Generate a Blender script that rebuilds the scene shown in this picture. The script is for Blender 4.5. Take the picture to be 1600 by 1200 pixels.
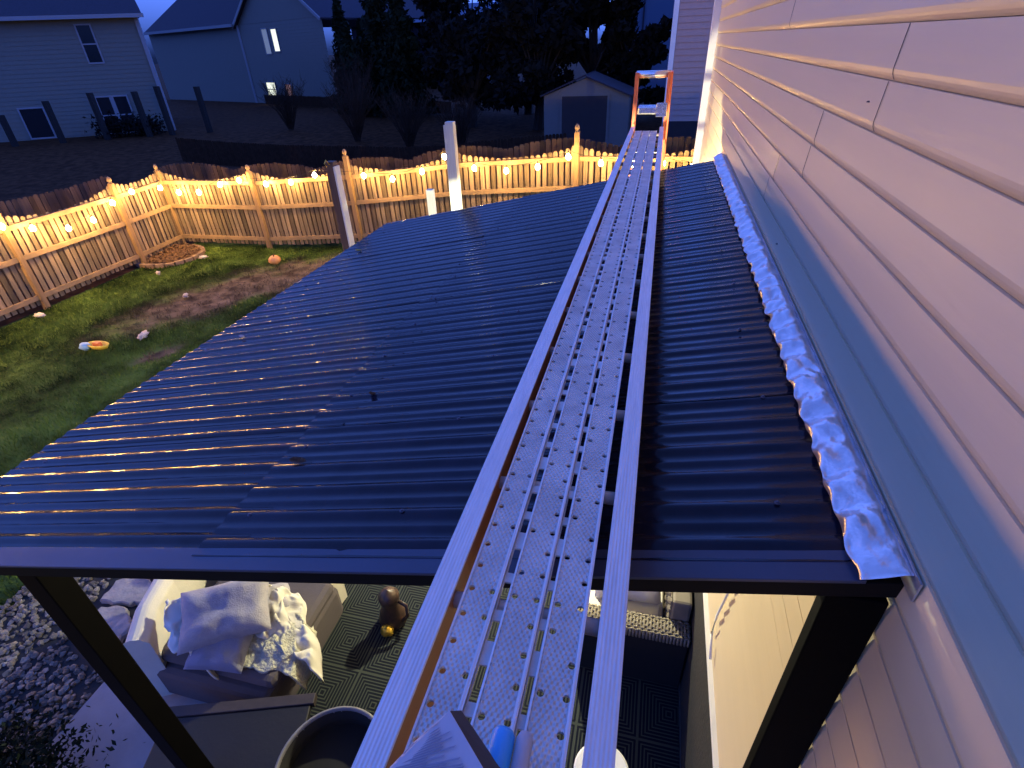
import bpy, bmesh, math, random
from mathutils import Vector, Matrix, noise as mnoise
random.seed(7)
PI = math.pi
scn = bpy.context.scene
col = scn.collection
for o in list(bpy.data.objects): bpy.data.objects.remove(o)

# ------------------------------------------------------------- camera
EYE = 4.1                                   # eye height above the lawn
XR = Vector((0.96959673, 0.10021265, -0.22324787))   # world axes in lens axes (x right, y down, z ahead)
YR = Vector((0.24192739, -0.52970392, 0.81294828))
ZR = Vector((-0.03678757, -0.84224176, -0.53784337))
FPX = 833.354
cam_d = bpy.data.cameras.new('camera'); cam = bpy.data.objects.new('camera', cam_d); col.objects.link(cam)
cam_d.sensor_width = 36; cam_d.lens = FPX / 1600 * 36; cam_d.clip_start = 0.02; cam_d.clip_end = 2000
right = Vector((XR.x, YR.x, ZR.x)); down = Vector((XR.y, YR.y, ZR.y)); fwd = Vector((XR.z, YR.z, ZR.z))
m = Matrix.Identity(4)
for i in range(3):
    m[i][0] = right[i]; m[i][1] = -down[i]; m[i][2] = -fwd[i]
m[2][3] = EYE
cam.matrix_world = m
scn.camera = cam

def ray(px, py):
    v = Vector((px - 800, py - 600, FPX)); return Vector((XR.dot(v), YR.dot(v), ZR.dot(v)))
def at(px, py, z=0.0):                      # survey point at height z
    r = ray(px, py); p = r * ((z - EYE) / r.z); return Vector((p.x, p.y, z))
def atY(px, py, y):
    r = ray(px, py); p = r * (y / r.y); return Vector((p.x, y, p.z + EYE))
def atX(px, py, x):
    r = ray(px, py); p = r * (x / r.x); return Vector((x, p.y, p.z + EYE))

# ------------------------------------------------------------- world, exposure
w = bpy.data.worlds.new('World'); scn.world = w; w.use_nodes = True
nt = w.node_tree; nt.nodes.clear()
sky = nt.nodes.new('ShaderNodeTexSky'); sky.sky_type = 'NISHITA'; sky.sun_disc = False
sky.sun_elevation = math.radians(-2.0); sky.sun_rotation = math.radians(60); sky.ozone_density = 6.0
sky.air_density = 1.0; sky.dust_density = 0.3
tint = nt.nodes.new('ShaderNodeMix'); tint.data_type = 'RGBA'; tint.blend_type = 'MULTIPLY'; tint.inputs[0].default_value = 1
tint.inputs[7].default_value = (0.60, 1.30, 5.6, 1)
bg = nt.nodes.new('ShaderNodeBackground'); bg.inputs[1].default_value = 0.15
out = nt.nodes.new('ShaderNodeOutputWorld')
bw = nt.nodes.new('ShaderNodeRGBToBW'); nt.links.new(sky.outputs[0], bw.inputs[0]); nt.links.new(bw.outputs[0], tint.inputs[6]); nt.links.new(tint.outputs[2], bg.inputs[0]); nt.links.new(bg.outputs[0], out.inputs[0])
scn.view_settings.view_transform = 'Standard'; scn.view_settings.look = 'None'
scn.view_settings.exposure = 6.3; scn.view_settings.gamma = 1
EXP = 2 ** -scn.view_settings.exposure      # lamps are given as seen in the exposed picture
scn.cycles.sample_clamp_indirect = 4.0 * EXP * 4
scn.cycles.use_denoising = True
scn.cycles.max_bounces = 6; scn.cycles.caustics_reflective = False; scn.cycles.caustics_refractive = False

# ------------------------------------------------------------- materials
M = {}
def mat(name, c, rough=0.6, metal=0.0, var=0.0, vscale=6.0, bump=0.0, bscale=40.0, c2=None, emit=None, es=0, spec=None, stretch=(1,1,1), coat=0.0, bdist=0.01, ruv=0.0):
    mt = bpy.data.materials.new(name); mt.use_nodes = True; n = mt.node_tree.nodes; l = mt.node_tree.links
    b = n['Principled BSDF']; b.inputs['Base Color'].default_value = (*c, 1); b.inputs['Roughness'].default_value = rough
    b.inputs['Metallic'].default_value = metal
    if coat: b.inputs['Coat Weight'].default_value = coat; b.inputs['Coat Roughness'].default_value = .08
    if spec is not None: b.inputs['Specular IOR Level'].default_value = spec
    if emit: b.inputs['Emission Color'].default_value = (*emit, 1); b.inputs['Emission Strength'].default_value = es
    tc = n.new('ShaderNodeTexCoord'); mp = n.new('ShaderNodeMapping'); mp.inputs[3].default_value = stretch
    l.new(tc.outputs['Object'], mp.inputs[0])
    if var or c2:
        nz = n.new('ShaderNodeTexNoise'); nz.inputs['Scale'].default_value = vscale; nz.inputs['Detail'].default_value = 6; nz.inputs['Roughness'].default_value = .65
        l.new(mp.outputs[0], nz.inputs[0])
        cr = n.new('ShaderNodeValToRGB'); a = c; bb = c2 or tuple(min(1, x * (1 + var)) for x in c)
        if not c2: a = tuple(x * (1 - var) for x in c)
        cr.color_ramp.elements[0].position = .3; cr.color_ramp.elements[1].position = .7
        cr.color_ramp.elements[0].color = (*a, 1); cr.color_ramp.elements[1].color = (*bb, 1)
        l.new(nz.outputs[0], cr.inputs[0]); l.new(cr.outputs[0], b.inputs['Base Color'])
        if ruv:
            mr = n.new('ShaderNodeMapRange'); mr.inputs[1].default_value = .3; mr.inputs[2].default_value = .7
            mr.inputs[3].default_value = max(0, rough - ruv); mr.inputs[4].default_value = min(1, rough + ruv)
            l.new(nz.outputs[0], mr.inputs[0]); l.new(mr.outputs[0], b.inputs['Roughness'])
    if bump:
        nb = n.new('ShaderNodeTexNoise'); nb.inputs['Scale'].default_value = bscale; nb.inputs['Detail'].default_value = 4
        l.new(mp.outputs[0], nb.inputs[0]); bp = n.new('ShaderNodeBump'); bp.inputs[0].default_value = bump; bp.inputs[1].default_value = bdist
        l.new(nb.outputs[0], bp.inputs['Height']); l.new(bp.outputs[0], b.inputs['Normal'])
    M[name] = mt; return mt
mat('siding', (.70, .585, .385), .45, var=.04, vscale=3, bump=.25, bscale=60, stretch=(1, .08, 1), bdist=.004)
mat('siding_far', (.48, .32, .27), .6, var=.05)
mat('trim_white', (.82, .82, .80), .45, var=.05)
mat('seam_dark', (.05, .04, .05), .8)
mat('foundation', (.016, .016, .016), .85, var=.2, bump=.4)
mat('foil', (.82, .76, .75), .30, .9, var=.12, vscale=18, bump=.8, bscale=15, bdist=.012)
mat('slip_shaded', (.09, .075, .08), .9, var=.1, bump=.2, bscale=90)  # slipcover coloured dark to stand for the unlit lower part of the chair
mat('foil_leg', (.50, .54, .60), .32, .7, var=.12, vscale=20)
mat('roof_left', (.012, .009, .014), .14, var=.35, vscale=5, spec=.20, coat=.08, ruv=.05, bump=.2, bscale=7, bdist=.01)
mat('roof_right', (.010, .010, .020), .16, var=.4, vscale=6, spec=.27, coat=.03, ruv=.06, bump=.2, bscale=7, bdist=.01)
mat('roof_trim', (.045, .055, .095), .35, spec=.6, var=.1)
mat('black_paint', (.004, .0035, .004), .6, spec=.15, var=.2)
mat('post_black', (.0012, .0010, .0010), .7, spec=.08, var=.3, vscale=20)
mat('alu', (.80, .80, .78), .42, .2, c2=(.52, .51, .50), vscale=11, bump=.25, bscale=120, ruv=.1, bdist=.002)
mat('alu_rail', (.78, .77, .78), .42, .2, var=.12, vscale=14, stretch=(8, .6, 8), bump=.2, bscale=60, bdist=.002)
mat('alu_bright', (.80, .80, .82), .22, .9, var=.1, bump=.3, bscale=30)
mat('fibre_orange', (.78, .19, .07), .4, var=.1)
mat('fibre_web', (.42, .17, .055), .5, var=.12)
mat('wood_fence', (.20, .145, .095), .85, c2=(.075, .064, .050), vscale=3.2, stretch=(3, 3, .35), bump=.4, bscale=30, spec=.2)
mat('wood_rail', (.25, .17, .10), .8, c2=(.15, .11, .07), vscale=5, bump=.3, spec=.2)
mat('wood_post', (.23, .15, .085), .8, c2=(.13, .088, .05), vscale=5, stretch=(3, 3, .4), bump=.3, spec=.2)
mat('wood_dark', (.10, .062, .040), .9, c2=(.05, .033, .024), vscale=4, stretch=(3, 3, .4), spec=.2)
mat('wood_raw', (.10, .06, .04), .8, var=.3, stretch=(4, 4, .5))
mat('board_white', (.62, .64, .56), .55, var=.08, vscale=14, stretch=(4, 4, .5))
mat('bulb', (1, .8, .5), .3, emit=(1.0, .555, .16), es=640 * EXP)
mat('socket', (.01, .01, .01), .5)
mat('cable', (.012, .012, .012), .6)
mat('concrete', (.30, .31, .33), .85, c2=(.20, .21, .23), vscale=2.2, bump=.3, bscale=70, bdist=.004)
mat('stone', (.34, .32, .31), .85, c2=(.20, .19, .19), vscale=7, bump=.8, bscale=18, bdist=.02)
mat('pebble', (.22, .20, .16), .8, c2=(.06, .055, .055), vscale=18)
mat('cream', (.62, .59, .50), .85, var=.05, bump=.2, bscale=90)
mat('pillow', (.38, .36, .38), .9, c2=(.26, .25, .30), vscale=14, bump=.6, bscale=110, bdist=.006)
mat('pillow_blue', (.22, .23, .32), .9, var=.08, bump=.4, bscale=90)
mat('throw', (.62, .60, .44), .95, c2=(.40, .39, .32), vscale=24, bump=1.0, bscale=60, bdist=.02)
mat('table_dark', (.008, .008, .010), .6, var=.2, bump=.2)
mat('table_edge', (.045, .035, .033), .55, var=.3)
mat('cover_black', (.006, .006, .007), .9)
mat('pot_rim', (.17, .17, .18), .5, var=.2)
mat('pot_in', (.008, .008, .008), .9)
mat('ornament', (.09, .05, .035), .4, c2=(.02, .014, .014), vscale=16)
mat('gold', (.75, .48, .06), .3, .6)
mat('wicker', (.22, .19, .14), .7, var=.2)
mat('cushion_white', (.75, .73, .66), .9, var=.03)
mat('leaf_dark', (.012, .022, .012), .8, c2=(.005, .009, .006), vscale=.8, spec=.1)
mat('leaf_dark2', (.004, .005, .006), .85, c2=(.012, .014, .013), vscale=.7, spec=.1)
mat('twig', (.035, .024, .018), .9, var=.3, spec=.1)
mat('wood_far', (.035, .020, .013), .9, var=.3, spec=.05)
mat('bark', (.018, .013, .010), .9, var=.3)
mat('houseA', (.12, .13, .115), .7, var=.05)
mat('houseB', (.125, .135, .125), .7, var=.05)
mat('house_trim', (.20, .22, .25), .6)
mat('house_blue', (.06, .10, .18), .7)
mat('roof_shingle', (.018, .018, .034), .9, var=.3, vscale=10)
mat('glass_dark', (.010, .014, .020), .1)
mat('glass_lit', (.8, .8, .6), .4, emit=(.95, 1.0, .72), es=1.1 * EXP, c2=(.3, .3, .25), vscale=3)
mat('glass_dim', (.3, .3, .3), .4, emit=(.6, .75, .85), es=.16 * EXP)
mat('glass_warm', (.3, .2, .15), .4, emit=(.9, .45, .3), es=.20 * EXP)
mat('shed_wall', (.12, .12, .115), .7, var=.05)
mat('shed_door', (.022, .017, .020), .8, var=.1)
mat('pumpkin', (.50, .24, .09), .6, var=.1)
mat('toy_yellow', (.75, .52, .04), .5)
mat('toy_orange', (.65, .16, .04), .5)
mat('toy_blue', (.30, .50, .62), .5)
mat('paper', (.45, .42, .40), .8)
mat('leaves_brown', (.16, .085, .04), .95, c2=(.05, .03, .02), vscale=14, bump=1, bscale=30, bdist=.04)
mat('edging', (.16, .11, .08), .8, var=.2)
mat('card', (.50, .50, .56), .8, var=.06, vscale=12)
mat('card_in', (.060, .050, .050), .9, var=.1)
mat('print_grey', (.27, .28, .36), .8)
mat('bottle_blue', (.05, .40, .95), .35)
mat('pepper', (.02, .02, .02), .8)
mat('lamp_glass', (1, 1, .9), .4, emit=(1.0, .95, .70), es=10 * EXP)

def grass_mat():
    mt = bpy.data.materials.new('lawn'); mt.use_nodes = True; n = mt.node_tree.nodes; l = mt.node_tree.links; b = n['Principled BSDF']
    b.inputs['Roughness'].default_value = .95; b.inputs['Specular IOR Level'].default_value = .1
    g = n.new('ShaderNodeNewGeometry')
    nz = n.new('ShaderNodeTexNoise'); nz.inputs['Scale'].default_value = 1.1; nz.inputs['Detail'].default_value = 9; nz.inputs['Roughness'].default_value = .7
    l.new(g.outputs['Position'], nz.inputs[0])
    gr = n.new('ShaderNodeValToRGB'); e = gr.color_ramp.elements
    e[0].position = .40; e[0].color = (.012, .026, .006, 1); e[1].position = .64; e[1].color = (.105, .175, .034, 1)
    l.new(nz.outputs[0], gr.inputs[0])
    dn = n.new('ShaderNodeTexNoise'); dn.inputs['Scale'].default_value = 3.5; dn.inputs['Detail'].default_value = 8
    l.new(g.outputs['Position'], dn.inputs[0])
    dr = n.new('ShaderNodeValToRGB'); e = dr.color_ramp.elements
    e[0].position = .38; e[0].color = (.042, .031, .023, 1); e[1].position = .68; e[1].color = (.16, .122, .085, 1)
    l.new(dn.outputs[0], dr.inputs[0])
    last = gr.outputs[0]
    for (cx, cy, ax, ay, rot) in DIRT:
        mp = n.new('ShaderNodeMapping'); mp.vector_type = 'TEXTURE'
        mp.inputs[1].default_value = (cx, cy, 0); mp.inputs[2].default_value = (0, 0, rot); mp.inputs[3].default_value = (ax, ay, 50)
        l.new(g.outputs['Position'], mp.inputs[0])
        ln = n.new('ShaderNodeVectorMath'); ln.operation = 'LENGTH'; l.new(mp.outputs[0], ln.inputs[0])
        ad = n.new('ShaderNodeMath'); ad.operation = 'MULTIPLY_ADD'; ad.inputs[1].default_value = 1.5; l.new(nz.outputs[0], ad.inputs[0]); sb_ = n.new('ShaderNodeMath'); sb_.operation = 'SUBTRACT'; sb_.inputs[1].default_value = .25; l.new(ln.outputs['Value'], sb_.inputs[0]); l.new(sb_.outputs[0], ad.inputs[2])
        rr = n.new('ShaderNodeMapRange'); rr.inputs[1].default_value = 1.72; rr.inputs[2].default_value = 1.12; rr.inputs[3].default_value = 0; rr.inputs[4].default_value = 1
        l.new(ad.outputs[0], rr.inputs[0])
        mx = n.new('ShaderNodeMix'); mx.data_type = 'RGBA'; l.new(rr.outputs[0], mx.inputs[0]); l.new(last, mx.inputs[6]); l.new(dr.outputs[0], mx.inputs[7]); last = mx.outputs[2]
    # beyond the fences: bare leaf-strewn earth
    sx = n.new('ShaderNodeSeparateXYZ'); l.new(g.outputs['Position'], sx.inputs[0])
    a = n.new('ShaderNodeMath'); a.operation = 'GREATER_THAN'; a.inputs[1].default_value = 11.9; l.new(sx.outputs[1], a.inputs[0])
    c = n.new('ShaderNodeMath'); c.operation = 'LESS_THAN'; c.inputs[1].default_value = -11.6; l.new(sx.outputs[0], c.inputs[0])
    mxx = n.new('ShaderNodeMath'); mxx.operation = 'MAXIMUM'; l.new(a.outputs[0], mxx.inputs[0]); l.new(c.outputs[0], mxx.inputs[1])
    br = n.new('ShaderNodeValToRGB'); e = br.color_ramp.elements
    e[0].position = .35; e[0].color = (.030, .012, .004, 1); e[1].position = .72; e[1].color = (.085, .038, .016, 1); l.new(dn.outputs[0], br.inputs[0])
    mx = n.new('ShaderNodeMix'); mx.data_type = 'RGBA'; l.new(mxx.outputs[0], mx.inputs[0]); l.new(last, mx.inputs[6]); l.new(br.outputs[0], mx.inputs[7])
    l.new(mx.outputs[2], b.inputs['Base Color'])
    bp = n.new('ShaderNodeBump'); bp.inputs[0].default_value = .8; bp.inputs[1].default_value = .05; l.new(dn.outputs[0], bp.inputs['Height']); l.new(bp.outputs[0], b.inputs['Normal'])
    M['lawn'] = mt
DIRT = [(-8.45, 8.4, .85, 2.0, -.35), (-7.3, 9.5, .65, 1.3, -.4), (-7.7, 6.0, .22, .45, -.5), (-4.3, .9, .5, .5, 0)]
grass_mat()

def rug_mat():
    mt = bpy.data.materials.new('rug'); mt.use_nodes = True; n = mt.node_tree.nodes; l = mt.node_tree.links; b = n['Principled BSDF']
    b.inputs['Roughness'].default_value = .95; b.inputs['Specular IOR Level'].default_value = .1
    tc = n.new('ShaderNodeTexCoord'); sp = n.new('ShaderNodeSeparateXYZ'); l.new(tc.outputs['Object'], sp.inputs[0])
    def math_(op, a, b_=None, v=None):
        q = n.new('ShaderNodeMath'); q.operation = op; l.new(a, q.inputs[0])
        if b_ is not None: l.new(b_, q.inputs[1])
        if v is not None: q.inputs[1].default_value = v
        return q.outputs[0]
    # square blocks of nested lines, like a woven fret pattern
    def tri(o):
        s = math_('MULTIPLY', o, v=1 / .42); f = math_('FRACT', s); f = math_('SUBTRACT', f, v=.5); return math_('ABSOLUTE', f), math_('FLOOR', s)
    ax, fx = tri(sp.outputs[0]); ay, fy = tri(sp.outputs[1])
    mxv = math_('MAXIMUM', ax, ay); ln = math_('FRACT', math_('MULTIPLY', mxv, v=18.0)); lm = math_('GREATER_THAN', ln, v=.62)
    cr = n.new('ShaderNodeMix'); cr.data_type = 'RGBA'; l.new(lm, cr.inputs[0]); cr.inputs[6].default_value = (.010, .012, .020, 1); cr.inputs[7].default_value = (.055, .065, .055, 1)
    l.new(cr.outputs[2], b.inputs['Base Color']); M['rug'] = mt
rug_mat()

def per_piece(name, lo, hi):
    mt = M[name]; n = mt.node_tree.nodes; l = mt.node_tree.links; b = n['Principled BSDF']; src = b.inputs['Base Color'].links[0].from_socket
    g = n.new('ShaderNodeNewGeometry'); mr = n.new('ShaderNodeMapRange'); mr.inputs[3].default_value = lo; mr.inputs[4].default_value = hi
    l.new(g.outputs['Random Per Island'], mr.inputs[0]); vm = n.new('ShaderNodeVectorMath'); vm.operation = 'SCALE'
    l.new(src, vm.inputs[0]); l.new(mr.outputs[0], vm.inputs['Scale']); l.new(vm.outputs[0], b.inputs['Base Color'])
per_piece('wood_fence', .45, 1.45); per_piece('wood_dark', .6, 1.4); per_piece('pebble', .4, 1.7)
def plank_mat():
    mt = M['alu'].copy(); mt.name = 'alu_knurl'; n = mt.node_tree.nodes; l = mt.node_tree.links; b = n['Principled BSDF']
    tc = n.new('ShaderNodeTexCoord'); sp = n.new('ShaderNodeSeparateXYZ'); l.new(tc.outputs['Object'], sp.inputs[0])
    def wv(o, per):
        q = n.new('ShaderNodeMath'); q.operation = 'MULTIPLY'; q.inputs[1].default_value = 2 * PI / per; l.new(o, q.inputs[0])
        s = n.new('ShaderNodeMath'); s.operation = 'SINE'; l.new(q.outputs[0], s.inputs[0]); return s.outputs[0]
    mlt = n.new('ShaderNodeMath'); mlt.operation = 'MULTIPLY'; l.new(wv(sp.outputs[0], .0088), mlt.inputs[0]); l.new(wv(sp.outputs[1], .0140), mlt.inputs[1])
    bp = n.new('ShaderNodeBump'); bp.inputs[0].default_value = .85; bp.inputs[1].default_value = .0020; l.new(mlt.outputs[0], bp.inputs['Height']); l.new(bp.outputs[0], b.inputs['Normal'])
    M['alu_knurl'] = mt
plank_mat()
def rail_mat():
    mt = M['alu_rail'].copy(); mt.name = 'alu_ribbed'; n = mt.node_tree.nodes; l = mt.node_tree.links; b = n['Principled BSDF']
    tc = n.new('ShaderNodeTexCoord'); sp = n.new('ShaderNodeSeparateXYZ'); l.new(tc.outputs['Object'], sp.inputs[0])
    q = n.new('ShaderNodeMath'); q.operation = 'MULTIPLY'; q.inputs[1].default_value = 2 * PI / .0062; l.new(sp.outputs[0], q.inputs[0])
    s = n.new('ShaderNodeMath'); s.operation = 'SINE'; l.new(q.outputs[0], s.inputs[0])
    bp = n.new('ShaderNodeBump'); bp.inputs[0].default_value = .4; bp.inputs[1].default_value = .0010; l.new(s.outputs[0], bp.inputs['Height']); l.new(bp.outputs[0], b.inputs['Normal'])
    M['alu_ribbed'] = mt
rail_mat()

# ------------------------------------------------------------- mesh helpers
class MB:
    def __init__(s): s.v = []; s.f = []
    def add(s, v, f):
        k = len(s.v); s.v += [tuple(p) for p in v]; s.f += [tuple(i + k for i in q) for q in f]; return s
    def box(s, x0, x1, y0, y1, z0, z1, rot=0, c=None):
        v = [Vector((x, y, z)) for z in (z0, z1) for y in (y0, y1) for x in (x0, x1)]
        if rot:
            c = Vector(c) if c else Vector(((x0 + x1) / 2, (y0 + y1) / 2, 0)); R = Matrix.Rotation(rot, 3, 'Z')
            v = [R @ (p - c) + c for p in v]
        return s.add(v, [(0, 2, 3, 1), (4, 5, 7, 6), (0, 1, 5, 4), (2, 6, 7, 3), (0, 4, 6, 2), (1, 3, 7, 5)])
    def beam(s, a, b, w, h, up=(0, 0, 1)):
        a = Vector(a); b = Vector(b); d = (b - a).normalized(); u = Vector(up); sd = d.cross(u)
        if sd.length < 1e-4: sd = d.cross(Vector((0, 1, 0)))
        sd.normalize(); u = sd.cross(d).normalized(); v = []
        for p in (a, b):
            for i, j in ((-1, -1), (1, -1), (1, 1), (-1, 1)): v.append(p + sd * (w / 2 * i) + u * (h / 2 * j))
        return s.add(v, [(3, 2, 1, 0), (4, 5, 6, 7), (0, 1, 5, 4), (1, 2, 6, 5), (2, 3, 7, 6), (3, 0, 4, 7)])
    def tube(s, pts, r, n=8, cap=True):
        pts = [Vector(p) for p in pts]; rs = r if isinstance(r, (list, tuple)) else [r] * len(pts); rings = []; prev = None
        for i, p in enumerate(pts):
            d = (pts[min(i + 1, len(pts) - 1)] - pts[max(i - 1, 0)]).normalized()
            a = d.cross(Vector((0, 0, 1)));
            if a.length < 1e-3: a = d.cross(Vector((1, 0, 0)))
            a.normalize(); b = d.cross(a)
            rings.append([p + (a * math.cos(t) + b * math.sin(t)) * rs[i] for t in [2 * PI * k / n for k in range(n)]])
        v = [q for rg in rings for q in rg]; f = []
        for i in range(len(rings) - 1):
            for k in range(n): f.append((i * n + k, i * n + (k + 1) % n, (i + 1) * n + (k + 1) % n, (i + 1) * n + k))
        if cap: f.append(tuple(range(n - 1, -1, -1))); f.append(tuple((len(rings) - 1) * n + k for k in range(n)))
        return s.add(v, f)
    def lathe(s, prof, c, n=16, sx=1, sy=1):
        c = Vector(c); v = []; f = []
        for (r, z) in prof:
            for k in range(n): v.append(c + Vector((r * sx * math.cos(2 * PI * k / n), r * sy * math.sin(2 * PI * k / n), z)))
        for i in range(len(prof) - 1):
            for k in range(n): f.append((i * n + k, i * n + (k + 1) % n, (i + 1) * n + (k + 1) % n, (i + 1) * n + k))
        return s.add(v, f)
    def build(s, name, mt, parent=None, smooth=False, loc=None, bevel=0):
        me = bpy.data.meshes.new(name); v = s.v
        if loc is not None: L = Vector(loc); v = [tuple(Vector(p) - L) for p in v]
        me.from_pydata(v, [], s.f); me.materials.append(M[mt] if isinstance(mt, str) else mt)
        if smooth: me.polygons.foreach_set('use_smooth', [True] * len(me.polygons))
        me.update(); o = bpy.data.objects.new(name, me); col.objects.link(o)
        if loc is not None: o.location = loc
        if parent is not None:
            o.parent = parent
            pl = Vector(parent.location); q = parent.parent
            while q is not None: pl = pl + Vector(q.location); q = q.parent
            o.location = Vector(o.location) - pl
        if bevel:
            b = o.modifiers.new('bevel', 'BEVEL'); b.width = bevel; b.segments = 2; b.limit_method = 'ANGLE'
        return o
def tag(o, label=None, cat=None, group=None, kind=None):
    if label: o['label'] = label
    if cat: o['category'] = cat
    if group: o['group'] = group
    if kind: o['kind'] = kind
    return o
def thing(name, loc, label, cat, group=None):
    o = bpy.data.objects.new(name, None); col.objects.link(o); o.location = loc; o.empty_display_size = .1
    return tag(o, label, cat, group)
def sm(a, b, t):
    t = max(0, min(1, (t - a) / (b - a))); return t * t * (3 - 2 * t)
def gz(x, y):
    d = math.hypot(x, y)
    return .55 * sm(-9.5, -1.5, x) * sm(6.5, 11, y) * (1 - sm(26, 34, d)) + .64 * sm(24, 36, d)

# ------------------------------------------------------------- ground
def axis(vals):
    r = []
    for a, b, st in vals:
        k = a
        while k < b - 1e-6: r.append(k); k += st
    r.append(vals[-1][1]); return r
gxs = axis([(-400, -80, 40), (-80, -16, 4), (-16, 4, .5), (4, 40, 4), (40, 400, 60)])
gys = axis([(-60, -2, 6), (-2, 14, .5), (14, 60, 3), (60, 600, 60)])
g = MB(); v = [(x, y, gz(x, y) + (.03 * mnoise.noise(Vector((x * .8, y * .8, 0))) - .03 if x > -12 and x < -4 and 0 < y < 11 else -.02)) for y in gys for x in gxs]
nx = len(gxs); f = [(j * nx + i, j * nx + i + 1, (j + 1) * nx + i + 1, (j + 1) * nx + i) for j in range(len(gys) - 1) for i in range(nx - 1)]
tag(g.add(v, f).build('ground', 'lawn', smooth=True), kind='structure')
s = MB(); s.box(-3.78, .60, -1.5, 5.6, -.1, .03)
tag(s.build('patio', 'concrete', bevel=.01), kind='structure')

def in_dirt(x, y):
    for (cx, cy, ax, ay, rot) in DIRT:
        dx, dy = x - cx, y - cy; c, sn = math.cos(-rot), math.sin(-rot)
        if math.hypot((dx * c - dy * sn) / ax, (dx * sn + dy * c) / ay) + .5 * mnoise.noise(Vector((x * 1.3, y * 1.3, 3))) < .95: return True
    return False
def grass():
    mt = M['lawn'].copy(); mt.name = 'grass_blade'
    b = MB(); V = []; F = []
    def blade(x, y, h):
        a = random.random() * 2 * PI; wd = .004 + .003 * random.random() + .0006 * max(0, y - 3); lx, ly = (random.random() - .5) * h * 1.1, (random.random() - .5) * h * 1.1
        z = gz(x, y) - .01; k = len(V); ca, sa = math.cos(a) * wd, math.sin(a) * wd
        V.extend([(x - ca, y - sa, z), (x + ca, y + sa, z), (x + lx, y + ly, z + h)]); F.append((k, k + 1, k + 2))
    for i in range(115000):
        x = random.uniform(-11.5, -3.9); y = random.uniform(.3, 11.3)
        if x > -5.15 + .12 * math.sin(y * 3) and y < 4.2: continue
        if in_dirt(x, y) and random.random() < .80: continue
        c = mnoise.noise(Vector((x * .9, y * .9, 0))) + .6 * mnoise.noise(Vector((x * 3, y * 3, 5)))
        blade(x, y, max(.018, .05 + .035 * c) * random.uniform(.6, 1.3))
    b.v = V; b.f = F
    tag(b.build('grass', mt), 'short uneven green lawn grass growing between the fence and the covered patio', 'grass', kind='stuff')
grass()
SC = [at(168, 988), at(205, 930)]
STONES = [(SC[0].x, SC[0].y, .30, .25), (SC[1].x, SC[1].y, .30, .27)]
def gravel():
    ico = bmesh.new(); bmesh.ops.create_icosphere(ico, subdivisions=1, radius=1); iv = [p.co.copy() for p in ico.verts]; iff = [tuple(q.index for q in fc.verts) for fc in ico.faces]; ico.free()
    b = MB()
    for i in range(3600):
        y = random.uniform(.2, 3.9); x = random.uniform(-5.25 + .12 * math.sin(y * 3), -3.77)
        if any(math.hypot((x - q[0]) / q[2], (y - q[1]) / q[3]) < 1 for q in STONES): continue
        r = random.uniform(.014, .034); R = Matrix.Rotation(random.random() * 6, 3, 'Z') @ Matrix.Rotation(random.random() * .5, 3, 'X')
        sx, sy, sz = r * random.uniform(.8, 1.3), r * random.uniform(.7, 1.1), r * random.uniform(.45, .8)
        b.add([R @ Vector((p.x * sx, p.y * sy, p.z * sz)) * random.uniform(.88, 1.1) + Vector((x, y, r * .35 + random.random() * .02)) for p in iv], iff)
    tag(b.build('gravel', 'pebble'), 'pale river pebbles filling the strip beside the patio slab', 'gravel', kind='stuff')
    s_ = MB()
    bb = MB(); bb.box(-5.2, -3.77, .1, 4.0, -.05, .012); tag(bb.build('gravel_bed', 'foundation'), kind='structure')
gravel()
def flagstone(pts, label):
    c = sum(pts, Vector()) / len(pts); b = MB(); ring = []
    N = len(pts)
    for i in range(N):
        a, d = pts[i], pts[(i + 1) % N]
        for k in range(4):
            p = a.lerp(d, k / 4); ring.append(p + Vector((random.uniform(-.015, .015), random.uniform(-.015, .015), 0)))
    n = len(ring); v = [Vector((p.x, p.y, .0)) for p in ring] + [Vector((p.x, p.y, .055)) for p in ring] + [c.lerp(Vector((p.x, p.y, 0)), .93) + Vector((0, 0, .07)) for p in ring]
    for i in range(2 * n, 3 * n): v[i].z = .066 + .006 * random.random()
    v.append(Vector((c.x, c.y, .072)))
    f = [(i, (i + 1) % n, n + (i + 1) % n, n + i) for i in range(n)] + [(n + i, n + (i + 1) % n, 2 * n + (i + 1) % n, 2 * n + i) for i in range(n)] + [(2 * n + i, 2 * n + (i + 1) % n, 3 * n) for i in range(n)]
    tag(b.add(v, f).build('stepping_stone', 'stone', loc=(c.x, c.y, 0), smooth=False), label, 'stepping stone', 'stepping stones in the gravel strip')
flagstone([at(*p) for p in ((122, 985), (165, 953), (205, 955), (212, 985), (190, 1008), (140, 1018))], 'rough grey stepping stone nearest the black post, in the gravel')
flagstone([at(*p) for p in ((160, 945), (188, 912), (232, 905), (250, 925), (238, 948), (205, 950))], 'pale stepping stone further along the gravel, beside the cream chair back')

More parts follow.
